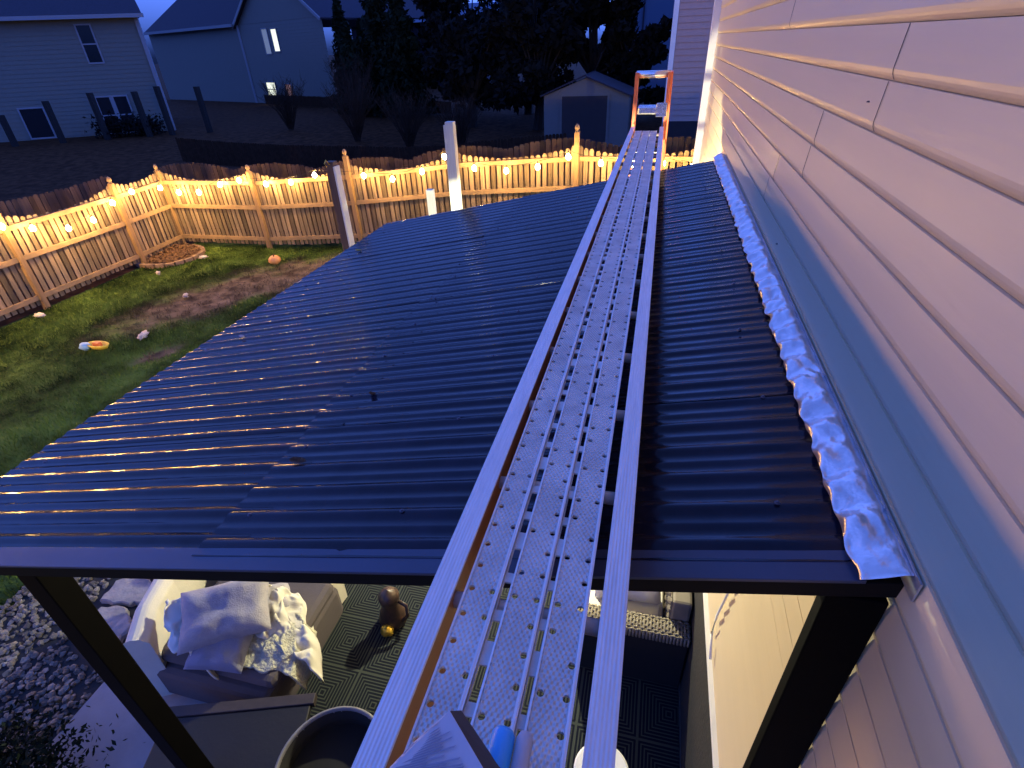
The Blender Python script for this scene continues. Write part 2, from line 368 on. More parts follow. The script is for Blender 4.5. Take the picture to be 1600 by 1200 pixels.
# ------------------------------------------------------------- near house
WX = .58
def lapz(k): return EYE + .009 - .127 * k
house = thing('house', (WX, 3, 0), 'near cream house wall of wide lap siding filling the right side', 'house')
LAP = ((.004, -.0005), (-.0050, 0.0), (-.0095, .004), (-.0135, .010), (-.0165, .017), (-.0185, .027), (-.0145, .080), (-.0110, .1248))
def siding_wall(y0, y1, kt, kb):
    b = MB(); prof = []
    for k in range(kt, kb):
        zb = lapz(k + 1)                          # bottom edge of this course
        for dx, dz in LAP:
            prof.append((WX + dx, zb + dz))
    prof.sort(key=lambda p: p[1])
    n = len(prof); ys = [y0 + (y1 - y0) * i / 30 for i in range(31)]; v = []
    for y in ys:
        for (x, z) in prof: v.append((x + .0014 * mnoise.noise(Vector((0, y * 1.4, z * 3))), y, z))
    f = [(j * n + i, j * n + i + 1, (j + 1) * n + i + 1, (j + 1) * n + i) for j in range(30) for i in range(n - 1)]
    return b.add(v, f)
siding_wall(-3, 8.40, -24, 23).build('wall', 'siding', house)
zb0 = lapz(23)
MB().box(WX + .002, 9, -3, 8.42, 0.0, lapz(-24)).build('wall_core', 'siding_far', house)
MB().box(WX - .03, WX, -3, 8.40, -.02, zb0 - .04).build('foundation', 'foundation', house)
MB().box(WX - .035, WX, -3, 8.40, zb0 - .036, zb0 - .003).build('bottom_trim', 'trim_white', house)
MB().box(WX - .10, WX + .10, 8.40, 8.47, .0, lapz(-24)).build('corner_trim', 'trim_white', house, bevel=.004)
for k, yy in ((0, 1.77), (1, 1.80), (2, 2.38), (3, 2.44), (3.999, 2.99), (5, 3.13), (8, 1.5), (-1, 3.4), (-3, 2.1)):
    k = round(k); b = MB(); z0 = lapz(k + 1)
    v = [(WX + dx_ - .0014, yy + e, z0 + q) for dx_, q in LAP[2:] for e in (-.0013, .0013)]
    b.add(v, [(k_ * 2, k_ * 2 + 1, k_ * 2 + 3, k_ * 2 + 2) for k_ in range(5)])
    o = b.build('panel_seam', 'seam_dark', house); o.modifiers.new('s', 'SOLIDIFY').thickness = .001
# vertical flashing leg on the wall
b = MB(); b.box(WX - .0215, WX - .0175, .80, 5.33, 3.165, 3.216); b.box(WX - .0235, WX - .0217, 1.0, 1.006, 3.165, 3.216); b.box(WX - .0235, WX - .0217, 1.56, 1.566, 3.165, 3.216)
b.build('wall_flashing', 'foil_leg', house)
for yy, kk in ((1.18, 7), (2.6, 6), (1.9, 1)): MB().lathe([(0, .004), (.004, .003), (.005, 0)], (WX - .018, yy, lapz(kk) - .06), 8).build('nail_head', 'seam_dark', house)

# ------------------------------------------------------------- patio cover
SL = .19
def rz(x): return 3.17 + SL * (x - WX)
def skew(x): return .048 * x + .011
RX0, RX1, RY0, RY1 = -2.72, .50, .82, 5.30
cover = thing('patio_cover', (-1.1, 3, 0), 'dark corrugated patio roof on black posts attached to the cream house', 'patio cover')
PITCH = (RY1 - RY0) / 38
def ribprof(t):          # height over one pitch, t in 0..1
    a = abs(((t) % 1) - .5) * 2     # 0 at the ridge, 1 mid-pan
    return .0072 * (1 - sm(.08, .42, a)) + .0036 * sm(.76, .97, a)
def sheet(x0, x1, k0, k1, lift, mt, seed):
    ys = []
    k = k0 * 12 - 2
    while k <= k1 * 12 + 2: ys.append(k / 12); k += 1
    xs = [x0 + (x1 - x0) * i / 60 for i in range(61)]; b = MB(); v = []
    for x in xs:
        for t in ys:
            y = RY0 + .05 + (RY1 - RY0 - .07) * t / 38
            z = rz(x) + lift + ribprof(t + (.22 if seed > 50 else 0)) + .0012 * mnoise.noise(Vector((x * 2.2, y * 2.5, seed))) + .0008 * mnoise.noise(Vector((x * 13, y * 5, seed)))
            xx = x
            if x == xs[-1] and seed > 50: xx += .006 * math.sin(t * 2 * PI) + .008 * mnoise.noise(Vector((t * 5, 0, 0)))
            v.append((xx, y + skew(x), z))
    n = len(ys); f = [(j * n + i, (j + 1) * n + i, (j + 1) * n + i + 1, j * n + i + 1) for j in range(60) for i in range(n - 1)]
    o = b.add(v, f).build('roof_sheet', mt, cover, smooth=True)
bounds = [0, 5.5, 11, 16.5, 22, 27.5, 33, 38]
for i in range(7):
    a, c = bounds[i], bounds[i + 1]
    sheet(RX0, -1.10, a, c, .000 + .0012 * (i % 2), 'roof_left', i)
    sheet(-1.25 - .02 * (i % 3), RX1, a, c, .0050 + .0012 * (i % 2), 'roof_right', 60 + i)
# screws with washers
for x in (-2.55, -1.18, -.62, .38):
    for k in range(1, 38, 4 if x > -1 else 3):
        y = RY0 + .02 + (RY1 - RY0 - .04) * (k + .5) / 38 + skew(x)
        MB().lathe([(.007, 0), (.007, .002), (.004, .003), (.004, .006), (0, .007)], (x + random.uniform(-.02, .02), y, rz(x) + .014), 8).build('screw', 'roof_trim', cover)
def sloped(name, mt, y0, y1, d0, d1, x0=RX0 - .02, x1=.575, bevel=0.002):
    b = MB(); v = []
    for x in (x0, x1):
        for y, d in ((y0, d0), (y1, d0), (y1, d1), (y0, d1)): v.append((x, y + skew(x), rz(x) + d))
    b.add(v, [(0, 1, 2, 3), (7, 6, 5, 4), (0, 4, 5, 1), (1, 5, 6, 2), (2, 6, 7, 3), (3, 7, 4, 0)])
    return b.build(name, mt, cover, bevel=bevel)
sloped('edge_trim', 'roof_trim', .803, .884, -.004, .006, x1=.495)
sloped('fascia', 'black_paint', .806, .830, -.050, -.0045, x1=.565)
sloped('beam', 'black_paint', .875, .94, -.095, -.026, x1=.56)
sloped('beam', 'black_paint', 5.15, 5.25, -.16, -.026, x1=.56)
for x in (-2.6, -1.2, .45):
    MB().box(x - .02, x + .02, .935, 5.14, rz(x) - .09, rz(x) - .032).build('purlin', 'black_paint', cover)
MB().box(-2.315, -2.20, .845, .945, 0.03, rz(-2.3) - .096).build('post', 'post_black', cover, bevel=.004)
MB().box(-2.33, -2.19, 5.08, 5.22, 0.03, rz(-2.3) - .16).build('post', 'post_black', cover, bevel=.004)
MB().box(.440, .558, .845, .885, 0.03, rz(.45) - .052).build('post', 'post_black', cover, bevel=.004)
b = MB(); b.beam((-2.25, .9, 1.15), (-6, 1.0, 1.05), .03, .03); 
# crinkled foil flashing between the sheets and the wall
b = MB(); ny = 420; nxs = 13; v = []
for j in range(ny):
    y = .824 + (5.34 - .824) * j / (ny - 1); fade = sm(.80, .95, y)
    for i in range(nxs):
        u = i / (nxs - 1)
        wavy = .012 * math.sin(2 * PI * (y - RY0) / PITCH / 1.0 + 1.2 * mnoise.noise(Vector((y * 6, 0, 0)))) + .014 * mnoise.noise(Vector((y * 9, u * 2, 3)))
        x = (RX1 - .030 - .012 * mnoise.noise(Vector((y * 16, 2, 0)))) * (1 - u) + (WX - .022) * u
        z = rz(x) + .027 + .022 * math.sin(u * PI * .5) * u + (wavy * fade * (1 - u) ** .7 * .9) * (1 if u > .01 else .25) + .010 * math.sin(u * PI) * fade + fade * math.sin(u * PI) ** .6 * (.012 * abs(mnoise.noise(Vector((y * 22, u * 2.2, 9)))) - .010 * abs(mnoise.noise(Vector((y * 13 + u * 2, u * 1.4, 19)))))
        if u > .9: z = rz(x) + .045
        v.append((x, y, z))
f = [(j * nxs + i, j * nxs + i + 1, (j + 1) * nxs + i + 1, (j + 1) * nxs + i) for j in range(ny - 1) for i in range(nxs - 1)]
b.add(v, f); o = b.build('foil_flashing', 'foil', cover, smooth=True); md = o.modifiers.new('s', 'SOLIDIFY'); md.thickness = .001; md.offset = -1
# lamp hanging under the roof
LX, LY, LH = -.9, 4.5, 2.50
lan = thing('hanging_lamp', (LX, LY, LH), 'small lamp hanging under the patio roof, lighting the furniture', 'lamp')
MB().tube([(LX, LY, LH + .06), (LX, LY, rz(LX) - .03)], .006, 6).build('cord', 'cable', lan)
MB().lathe([(.03, .10), (.075, .06), (.08, .05)], (LX, LY, LH), 16).build('cap', 'black_paint', lan)
MB().lathe([(0, -.05), (.03, -.04), (.045, 0), (.04, .05), (0, .06)], (LX, LY, LH), 12).build('lamp_glass', 'lamp_glass', lan, smooth=True)
ld = bpy.data.lights.new('lamp_light', 'POINT'); ld.energy = 230 * EXP * PI; ld.color = (1, .93, .62); ld.shadow_soft_size = .05
lo = bpy.data.objects.new('lamp_light', ld); col.objects.link(lo); lo.parent = lan; lo.location = (0, 0, -.12)

# ------------------------------------------------------------- ladder plank
LZ = EYE - .80
lad = thing('work_plank', (-.145, 3, LZ), 'long silver aluminium ladder plank laid over the dark roof towards the orange ladder', 'work plank')
Y0, Y1 = .10, 6.42
def rail(x0, x1, web):
    b = MB(); n = 5
    b.box(x0, x1, Y0, Y1, LZ - .006, LZ); 
    b.box(x0 + .002, x1 - .002, Y0, Y1, LZ - .160, LZ - .154)
    b.build('side_rail', 'alu_ribbed', lad, bevel=.0015)
    if web > 0: MB().box(x1 - .006, x1 - .0015, Y0, Y1, LZ - .154, LZ - .006).build('rail_web', 'fibre_web', lad)
    else: MB().box(x0 + .0015, x0 + .006, Y0, Y1, LZ - .154, LZ - .006).build('rail_web', 'fibre_web', lad)
rail(-.314, -.270, 1); rail(-.017, .025, -1)
k = 0; yr = .547 - .308
while yr < Y1 - .1:
    b = MB(); b.tube([(-.2715, yr, LZ - .033), (-.0155, yr, LZ - .033)], .0145, 12); b.build('rung', 'alu', lad, smooth=True); yr += .308
def punched(x0, x1, pat):
    b = MB(); cell = .05; xm = (x0 + x1) / 2; ny = int((6.30 - .30) / cell); top = LZ - .002; th = .016
    def cellq(a, c, y0, y1, hole, r=.0057):
        if not hole: b.add([(a, y0, top), (c, y0, top), (c, y1, top), (a, y1, top)], [(0, 1, 2, 3)]); return
        n = 12; cx = (a + c) / 2 + hole * .004; cy = (y0 + y1) / 2; v = []
        per = []
        for k in range(n):
            t = 2 * PI * (k + .5) / n + PI; dx, dy = math.cos(t), math.sin(t)
            sxx = min(((c - cx) if dx > 0 else (cx - a)) / max(abs(dx), 1e-6), ((y1 - cy) / max(abs(dy), 1e-6))); per.append((cx + dx * sxx, cy + dy * sxx))
        # snap nearest perimeter samples to the corners
        for cor in ((a, y0), (c, y0), (c, y1), (a, y1)):
            i = min(range(n), key=lambda q: (per[q][0] - cor[0]) ** 2 + (per[q][1] - cor[1]) ** 2); per[i] = cor
        for k in range(n): v.append((*per[k], top))
        for k in range(n): t = 2 * PI * (k + .5) / n + PI; v.append((cx + r * math.cos(t), cy + r * math.sin(t), top))
        for k in range(n): t = 2 * PI * (k + .5) / n + PI; v.append((cx + r * math.cos(t), cy + r * math.sin(t), top - .006))
        f = [(k, (k + 1) % n, n + (k + 1) % n, n + k) for k in range(n)] + [(n + k, n + (k + 1) % n, 2 * n + (k + 1) % n, 2 * n + k) for k in range(n)]
        b.add(v, f)
    for j in range(ny):
        y0 = .13 + j * cell; y1 = y0 + cell
        cellq(x0, xm, y0, y1, -1 if pat[0][j % len(pat[0])] else 0); cellq(xm, x1, y0, y1, 1 if pat[1][j % len(pat[1])] else 0)
    ye = .13 + ny * cell
    b.add([(x0, .13, top), (x0, ye, top), (x0, ye, top - th), (x0, .13, top - th)], [(0, 1, 2, 3)])
    b.add([(x1, .13, top), (x1, ye, top), (x1, ye, top - th), (x1, .13, top - th)], [(3, 2, 1, 0)])
    b.add([(x0, .13, top), (x1, .13, top), (x1, .13, top - th), (x0, .13, top - th)], [(3, 2, 1, 0)])
    b.add([(x0, ye, top), (x1, ye, top), (x1, ye, top - th), (x0, ye, top - th)], [(0, 1, 2, 3)])
    b.build('deck_board', 'alu_knurl', lad)
    r = MB(); r.box(x1 - .006, x1 + .0005, .13, ye, top + .0004, top + .0028); r.box(x0 - .0005, x0 + .003, .13, ye, top + .0004, top + .0018); r.build('board_lip', 'alu_ribbed', lad)
punched(-.252, -.193, ((1, 1, 1, 1), (0, 1, 1, 0, 0, 1)))
punched(-.175, -.114, ((0, 1, 1, 0, 1, 0, 0), (1, 1, 1, 1)))
punched(-.100, -.039, ((1, 0, 1, 1, 0), (1, 1, 0, 1, 1)))
for x0, x1 in ((-.1925, -.1755), (-.1135, -.1005)):
    b = MB(); ys_ = [.2]; i = 0                      # one slotted strap: shared-vertex grid with the slots left out
    while ys_[-1] < 6.2: ys_ += [ys_[-1] + (.020 if i % 3 else .040), ys_[-1] + .077]; i += 1
    xs_ = [x0, x0 + .0022, x1 - .0022, x1]; v = [(x, y, LZ - .010) for y in ys_ for x in xs_]
    f = [(j * 4 + k, j * 4 + k + 1, j * 4 + k + 5, j * 4 + k + 4) for j in range(len(ys_) - 1) for k in range(3) if not (k == 1 and j % 2 == 1)]
    o = b.add(v, f).build('connector_strap', 'alu', lad); o.modifiers.new('s', 'SOLIDIFY').thickness = .004

# orange step ladder carrying the far end
ol = thing('orange_ladder', (-.1, 6.5, 0), 'orange fibreglass ladder standing beyond the roof under the plank end', 'ladder')
zt = 3.80
for x0, x1 in ((-.33, -.262), (.03, .07)):
    xs = (x0 + x1) / 2
    b = MB(); b.beam((xs - .02 if xs < 0 else xs + .02, 6.62, .3), (xs if xs < 0 else xs - .02, 6.5, zt), .035, .085, up=(0, 1, 0)); b.build('side_rail', 'fibre_orange', ol, bevel=.004)
    b = MB(); b.beam((xs - .02 if xs < 0 else xs + .035, 7.4, .3), (xs if xs < 0 else xs, 6.60, zt), .03, .05, up=(0, 1, 0)); b.build('rear_rail', 'fibre_orange', ol, bevel=.004)
z = .6
while z < 3.3:
    MB().beam((-.27, 6.5 + (zt - z) * .035, z), (.04, 6.5 + (zt - z) * .035, z), .07, .03).build('step', 'alu', ol); z += .305
MB().tube([(-.30, 6.50, zt - .02), (.04, 6.50, zt - .02)], .034, 12).build('top_bar', 'alu_bright', ol, smooth=True)
b = MB(); b.box(-.26, .03, 6.36, 6.52, 3.42, 3.50); b.build('step_bracket', 'alu_bright', ol, bevel=.015)
b = MB(); b.box(-.07, .035, 6.34, 6.358, 3.40, 3.53); b.build('bracket_plate', 'alu_bright', ol, bevel=.004)

# things at our feet: open hardware box and blue bottle
def quadth(mb, p, t=.0025):
    p = [Vector(q) for q in p]; nrm = (p[1] - p[0]).cross(p[3] - p[0]).normalized() * t
    mb.add(p + [q - nrm for q in p], [(0, 1, 2, 3), (7, 6, 5, 4), (0, 4, 5, 1), (1, 5, 6, 2), (2, 6, 7, 3), (3, 7, 4, 0)])
z1 = EYE - .70
A = at(702, 1110, z1); B = at(772, 1230, z1); Cc = at(560, 1250, z1 - .03); Dd = at(648, 1158, z1 - .02)
bx = thing('cardboard_box', (A.x, A.y - .1, LZ), 'small silver grey printed carton with open flap lying on the plank at the bottom', 'box')
b = MB(); quadth(b, [A, Dd, Cc, B]); b.build('lid', 'card', bx)
b = MB(); E1 = at(721, 1110, z1 - .05); E2 = at(802, 1230, z1 - .05)
quadth(b, [A + Vector((.0005, 0, -.001)), B + Vector((.0005, 0, -.001)), E2, E1]); b.build('flap', 'card_in', bx)
b = MB()
for i in range(22):
    t0 = .05 + .04 * i; p = Dd.lerp(Cc, t0); q = A.lerp(B, t0)
    l0 = random.choice((.06, .1, .3)); l1 = random.choice((.5, .7, .85)); 
    a0, a1 = p.lerp(q, l0), p.lerp(q, l1); dv = (Cc - Dd).normalized() * .0035; up_ = Vector((0, 0, .0035))
    b.add([a0 + up_, a1 + up_, a1 + dv + up_, a0 + dv + up_], [(0, 1, 2, 3)])
b.build('printed_text', 'print_grey', bx)
bc = at(778, 1185, EYE - .765)
bt = thing('blue_bottle', (bc.x, bc.y, LZ), 'bright blue plastic bottle with clear neck lying beside the carton', 'bottle')
b = MB(); b.tube([bc + Vector((-.004, -.08, 0)), bc + Vector((0, -.01, 0)), bc + Vector((.0, .028, 0)), bc + Vector((.0, .034, 0))], [.017, .017, .016, .012], 16); b.build('body', 'bottle_blue', bt, smooth=True)
b = MB(); b.tube([bc + Vector((.030, -.08, -.004)), bc + Vector((.028, .03, -.004)), bc + Vector((.028, .038, -.004))], [.0115, .0115, .008], 14); b.build('tube', 'card', bt, smooth=True)

# ------------------------------------------------------------- fences
def acorn(x, y, z, parent):
    MB().lathe([(.030, 0), (.044, .01), (.030, .025), (.026, .035), (.044, .055), (.046, .085), (.034, .12), (.012, .145), (0, .15)], (x, y, z), 12).build('finial', 'wood_rail', parent, smooth=True)
def fence(p0, p1, nb, inner, label, mt=('wood_fence', 'wood_rail', 'wood_post'), top=1.82, sag=.20, posts=True, rails=True, raised=0, parts=True, pst=2.0, last=True, pl=None):
    p0 = Vector((*p0, 0)); p1 = Vector((*p1, 0)); d = (p1 - p0); L = d.length; d.normalize(); nrm = Vector((d.y, -d.x, 0)) * inner
    z0 = gz(*p0.xy); fe = thing('fence', (*p0.xy, z0), label, 'fence')
    bay = L / nb
    for i in range(nb):
        pk = MB(); s0 = i * bay; npk = int(bay / .118)
        for k in range(npk):
            s_ = s0 + (k + .5) * bay / npk; t = (k + .5) / npk
            h = top - sag * math.sin(PI * t) ** .8 * (1 if sag > 0 else 1) + random.uniform(-.008, .008)
            c = p0 + d * s_; zg = gz(c.x, c.y) + .09 + random.uniform(-.01, .01); ang = math.atan2(d.y, d.x) + random.uniform(-.03, .03)
            wd = (.088 if rails else .110) + random.uniform(-.004, .004); off = nrm * -.01
            c = c + off; ca, sa = math.cos(ang), math.sin(ang); th = .016; vv = []
            lean = random.uniform(-.006, .006)
            for zz, ww in ((zg, wd / 2), (zg - .09 + h - .035, wd / 2), (zg - .09 + h, wd / 2 - .022)):
                for (u, q) in ((-ww, -th / 2), (ww, -th / 2), (ww, th / 2), (-ww, th / 2)):
                    u2 = u + lean * (zz - zg); vv.append((c.x + u2 * ca - q * sa, c.y + u2 * sa + q * ca, zz))
            pk.add(vv, [(0, 3, 2, 1), (8, 9, 10, 11)] + [(r * 4 + a, r * 4 + (a + 1) % 4, r * 4 + 4 + (a + 1) % 4, r * 4 + 4 + a) for r in (0, 1) for a in range(4)])
        pk.build('picket_panel', mt[0], fe)
        if rails:
            for hz in (.24, 1.0, 1.56 if sag > 0 else 1.5):
                a = p0 + d * (s0 + .045) + nrm * .024; c = p0 + d * (s0 + bay - .045) + nrm * .024
                MB().beam((a.x, a.y, gz(a.x, a.y) + hz), (c.x, c.y, gz(c.x, c.y) + hz), .04, .088).build('rail', mt[1], fe)
    if posts:
        for i in range(nb + (1 if last else 0)):
            c = p0 + d * (i * bay) + nrm * .04; zg = gz(c.x, c.y); ph = (pl[i] if pl else pst)
            b = MB(); b.box(c.x - .048, c.x + .048, c.y - .048, c.y + .048, zg - .05, zg + ph - .15, rot=math.atan2(d.y, d.x))
            po = b.build('post', mt[2], fe, loc=(c.x, c.y, zg)); acorn(c.x, c.y, zg + ph - .15, po)
    return fe
fence((-11.55, 2.35), (-11.55, 9.64), 3, 1, 'left picket fence of scalloped boards running along the lawn side', last=True)
fence((-11.55, 9.64), (-11.70, 11.15), 1, 1, 'short end of picket fence beside the mulch ring in the lawn corner', sag=.08, posts=False)
fence((-11.70, 11.15), (.95, 11.45), 5, 1, 'back picket fence of scalloped boards closing off the far side of the lawn', pl=(1.98, 1.98, 2.15, 2.1, 2.2, 2.1))
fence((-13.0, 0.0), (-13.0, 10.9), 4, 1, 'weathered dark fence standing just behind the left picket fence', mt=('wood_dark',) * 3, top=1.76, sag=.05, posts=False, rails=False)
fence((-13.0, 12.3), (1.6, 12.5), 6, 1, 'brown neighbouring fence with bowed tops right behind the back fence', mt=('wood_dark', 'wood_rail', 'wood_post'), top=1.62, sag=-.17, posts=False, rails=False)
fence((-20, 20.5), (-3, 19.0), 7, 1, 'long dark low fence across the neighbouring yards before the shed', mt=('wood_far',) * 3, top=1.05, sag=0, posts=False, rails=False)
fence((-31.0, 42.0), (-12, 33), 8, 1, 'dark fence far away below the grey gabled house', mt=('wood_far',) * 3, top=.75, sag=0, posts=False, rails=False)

# ------------------------------------------------------------- string lights
sl = thing('string_lights', (-6, 11, 1.8), 'warm glowing string of light bulbs hung along the inside of the fences', 'string lights')
bulbs = [atX(*p, -11.3) for p in ((2, 352), (50, 355), (106, 355), (145, 342), (175, 315), (205, 298))] + [Vector((-11.35, 10.7, 1.55))]
backp = [(279, 299), (310, 299), (343, 287), (373, 280), (415, 286), (454, 283), (491, 272), (568, 273), (613, 278), (659, 266), (694, 243), (741, 261), (791, 265), (840, 259), (888, 243), (939, 253)]
bulbs += [atY(*p, 11.0 if p[0] > 340 else 10.95) for p in backp]
bulbs += [Vector((-.45, 11.05, 2.1)), Vector((.1, 11.05, 2.12)), Vector((.62, 11.05, 2.05))]
yy = 6.3; lead = []  # unseen run of bulbs out of view, added to warm the house wall
while yy > -7: lead.append(Vector((-11.3, yy, 1.5 + .12 * math.sin(yy * 2.6)))); yy -= .62
bulbs = lead[::-1] + bulbs
cab = []
for i, p in enumerate(bulbs):
    cab.append(p + Vector((0, 0, .085)))
    if i < len(bulbs) - 1:
        q = bulbs[i + 1]; cab.append((p + q) / 2 + Vector((0, 0, .085 - .03)))
MB().tube(cab, .005, 6).build('cable', 'cable', sl)
for p in bulbs:
    sk = MB().lathe([(.008, .09), (.014, .085), (.015, .035), (.013, .030)], p, 8).build('socket', 'socket', sl)
    MB().lathe([(.013, .035), (.030, .014), (.046, -.014), (.043, -.044), (.025, -.070), (0, -.080)], p, 10).build('bulb', 'bulb', sk, smooth=True)

# ------------------------------------------------------------- loose posts behind the roof
def xypost(name, x, y, w_, z1, label, two):
    t = thing(name, (x, y, 0), label, 'post')
    if two:
        MB().box(x - w_ / 2, x + w_ / 2, y - w_ / 2, y + w_ / 2, gz(x, y), z1).build('timber', 'wood_raw', t, bevel=.004)
        MB().box(x + w_ / 2, x + w_ / 2 + .02, y - w_ / 2 - .01, y + w_ / 2 + .0, 1.5, z1 - .05).build('white_board', 'board_white', t)
    else:
        MB().box(x - w_ / 2, x + w_ / 2, y - w_ / 2, y + w_ / 2, gz(x, y), z1).build('timber', 'board_white', t, bevel=.004)
        MB().box(x - w_ / 2 - .018, x - w_ / 2, y - w_ / 2, y + w_ / 2 - .02, 1.5, z1 - .03).build('white_board', 'board_white', t)
    return t
pa = atY(519, 252, 5.75); xypost('timber_post', pa.x - .02, 5.75, .10, pa.z, 'tall brown timber post with a white board on its right side', True)
pb = atY(703, 190, 5.9); xypost('timber_post', pb.x, 5.9, .09, pb.z, 'tall whitish post rising behind the middle of the roof edge', False)
pc = atY(672, 296, 7.2); tag(MB().box(pc.x - .045, pc.x + .045, 7.15, 7.24, 0, pc.z).build('stub_post', 'board_white', loc=(pc.x, 7.2, 0)), 'short pale stub post in front of the back fence', 'post')
hk = thing('hanging_hook', (pa.x - .02, 5.69, pa.z), 'small brass plant hook on top of the brown timber post', 'hook')
MB().tube([(pa.x - .01, 5.69, pa.z - .02), (pa.x - .01, 5.64, pa.z + .03), (pa.x - .01, 5.60, pa.z), (pa.x - .01, 5.63, pa.z - .04)], .006, 8).build('hook', 'gold', hk)

# ------------------------------------------------------------- lawn clutter
def lump(name, c, sx, sy, sz, mt, label, cat, seed=0, parent=None, rot=0, fq=1.6, am=.22):
    bm = bmesh.new(); bmesh.ops.create_icosphere(bm, subdivisions=3, radius=1); R = Matrix.Rotation(rot, 3, 'Z'); me = bpy.data.meshes.new(name)
    for q in bm.verts:
        n_ = 1 + am * mnoise.noise(q.co * fq + Vector((seed, 0, 0))); q.co = R @ Vector((q.co.x * sx * n_, q.co.y * sy * n_, q.co.z * sz * n_))
    for fc in bm.faces: fc.smooth = True
    bm.to_mesh(me); bm.free(); me.materials.append(M[mt]); o = bpy.data.objects.new(name, me); col.objects.link(o); o.location = c
    if parent: o.parent = parent; o.location = Vector(c) - parent.location
    if label: tag(o, label, cat)
    return o
p = at(431, 413); pk = thing('pumpkin', (p.x, p.y, 0), 'small orange pumpkin lying on the lawn near the back fence', 'pumpkin')
b = MB(); pr = [(0, .0), (.09, .02), (.14, .08), (.13, .15), (.07, .20), (.02, .19)]; c = Vector((p.x, p.y, 0)); v = []; n = 32
for r, z in pr:
    for k in range(n): t = 2 * PI * k / n; rr = r * (1 - .12 * abs(math.sin(t * 4))); v.append(c + Vector((rr * math.cos(t), rr * math.sin(t), z)))
f = [(i * n + k, i * n + (k + 1) % n, (i + 1) * n + (k + 1) % n, (i + 1) * n + k) for i in range(len(pr) - 1) for k in range(n)]
b.add(v, f).build('skin', 'pumpkin', pk, smooth=True)
MB().tube([c + Vector((0, 0, .185)), c + Vector((.01, 0, .22)), c + Vector((.03, .0, .24))], [.018, .012, .014], 6).build('stem', 'leaves_brown', pk)
p = at(157, 546); ty = thing('toy_boat', (p.x, p.y, 0), 'yellow toy boat with orange seat lying in the grass', 'toy')
MB().lathe([(0, .02), (.7, .02), (1.0, .10), (.85, .10), (.6, .05), (0, .05)], (p.x, p.y, .01), 20, .22, .10).build('hull', 'toy_yellow', ty, smooth=True)
MB().box(p.x - .07, p.x + .05, p.y - .04, p.y + .04, .06, .14).build('seat', 'toy_orange', ty, bevel=.01)
p = at(136, 547); lump('toy_ball', (p.x, p.y, .07), .09, .08, .07, 'toy_blue', 'pale blue deflated ball lying left of the yellow toy boat', 'ball', 2)
for (px, py), sx, sy, lb in (((225, 527), .20, .07, 'crumpled whitish bag lying at the dark edge of the bare soil'), ((291, 464), .09, .05, 'white scrap of paper lying on the bare soil patch'), ((248, 429), .07, .05, 'tiny white scrap near the corner post and mulch ring'), ((63, 495), .14, .06, 'pinkish white board scrap lying at the foot of the left fence'), ((318, 404), .12, .05, 'flat pale stone lying right of the mulch ring')):
    p = at(px, py)
    lump('litter', (p.x, p.y, .035), sx * .7, sy * .8, .04, 'paper', lb, 'litter', px, fq=3.2, am=.9, rot=px)
p = at(268, 404); mr = thing('mulch_ring', (p.x - .1, p.y + .1, 0), 'round brick edged ring filled with brown leaves by the fence corner', 'flower bed')
MB().lathe([(0, .09), (.5, .07), (.68, .04)], (p.x - .1, p.y + .1, 0), 24).build('leaf_litter', 'leaves_brown', mr)
b = MB()
for k in range(900):
    a_ = random.random() * 2 * PI; r_ = .66 * random.random() ** .5; c_ = Vector((p.x - .1 + r_ * math.cos(a_), p.y + .1 + r_ * math.sin(a_), .085 + random.random() * .05)); d_ = Vector((random.gauss(0, 1), random.gauss(0, 1), random.gauss(0, .4))).normalized() * .04; e_ = Vector((-d_.y, d_.x, random.gauss(0, .015))) * .6
    b.add([c_ - d_, c_ + e_, c_ + d_, c_ - e_], [(0, 1, 2, 3)])
b.build('dry_leaves', 'leaves_brown', mr)['kind'] = 'stuff'
for k in range(22):
    t = 2 * PI * k / 22; cx, cy = p.x - .1 + .72 * math.cos(t), p.y + .1 + .72 * math.sin(t)
    MB().box(cx - .045, cx + .045, cy - .09, cy + .09, -.02, .07 + random.uniform(-.01, .01), rot=t).build('edging_stone', 'edging', mr)

# ------------------------------------------------------------- patio furniture
rg = MB(); a = at(510, 915); rg.box(-2.5, .54, .2, 3.6, .031, .038); o = rg.build('patio_rug', 'rug', loc=(-1.0, 1.9, 0)); tag(o, 'dark navy outdoor rug with pale nested line pattern on the patio', 'rug')
def pillow(name, c, w_, h_, t_, rot, mt, label=None, cat=None, parent=None, grp=None):
    n = 26; v = []; f = []
    for sgn in (1, -1):
        for j in range(n + 1):
            for i in range(n + 1):
                u, q = i / n * 2 - 1, j / n * 2 - 1; e = max(0, (1 - u ** 4) * (1 - q ** 4)) ** .55
                pin = 1 - .07 * (1 - abs(u)) * abs(q) - .0; pin2 = 1 - .07 * (1 - abs(q)) * abs(u)
                v.append(Vector((u * w_ / 2 * pin2, q * h_ / 2 * pin, sgn * t_ / 2 * e * (1 + .30 * mnoise.noise(Vector((u * 2, q * 2, c[0])))) + .012 * e * abs(mnoise.noise(Vector((u * 5 + q * 2, q * 3, c[1])))) )))
    for s_ in (0, 1):
        o0 = s_ * (n + 1) ** 2
        for j in range(n):
            for i in range(n):
                q = (o0 + j * (n + 1) + i, o0 + j * (n + 1) + i + 1, o0 + (j + 1) * (n + 1) + i + 1, o0 + (j + 1) * (n + 1) + i); f.append(q if s_ == 0 else q[::-1])
    b = MB(); b.add(v, f); o = b.build(name, mt, smooth=True); o.location = c; o.rotation_euler = rot
    if parent: o.parent = parent; o.location = Vector(c) - parent.location
    else: tag(o, label, cat, grp)
    return o
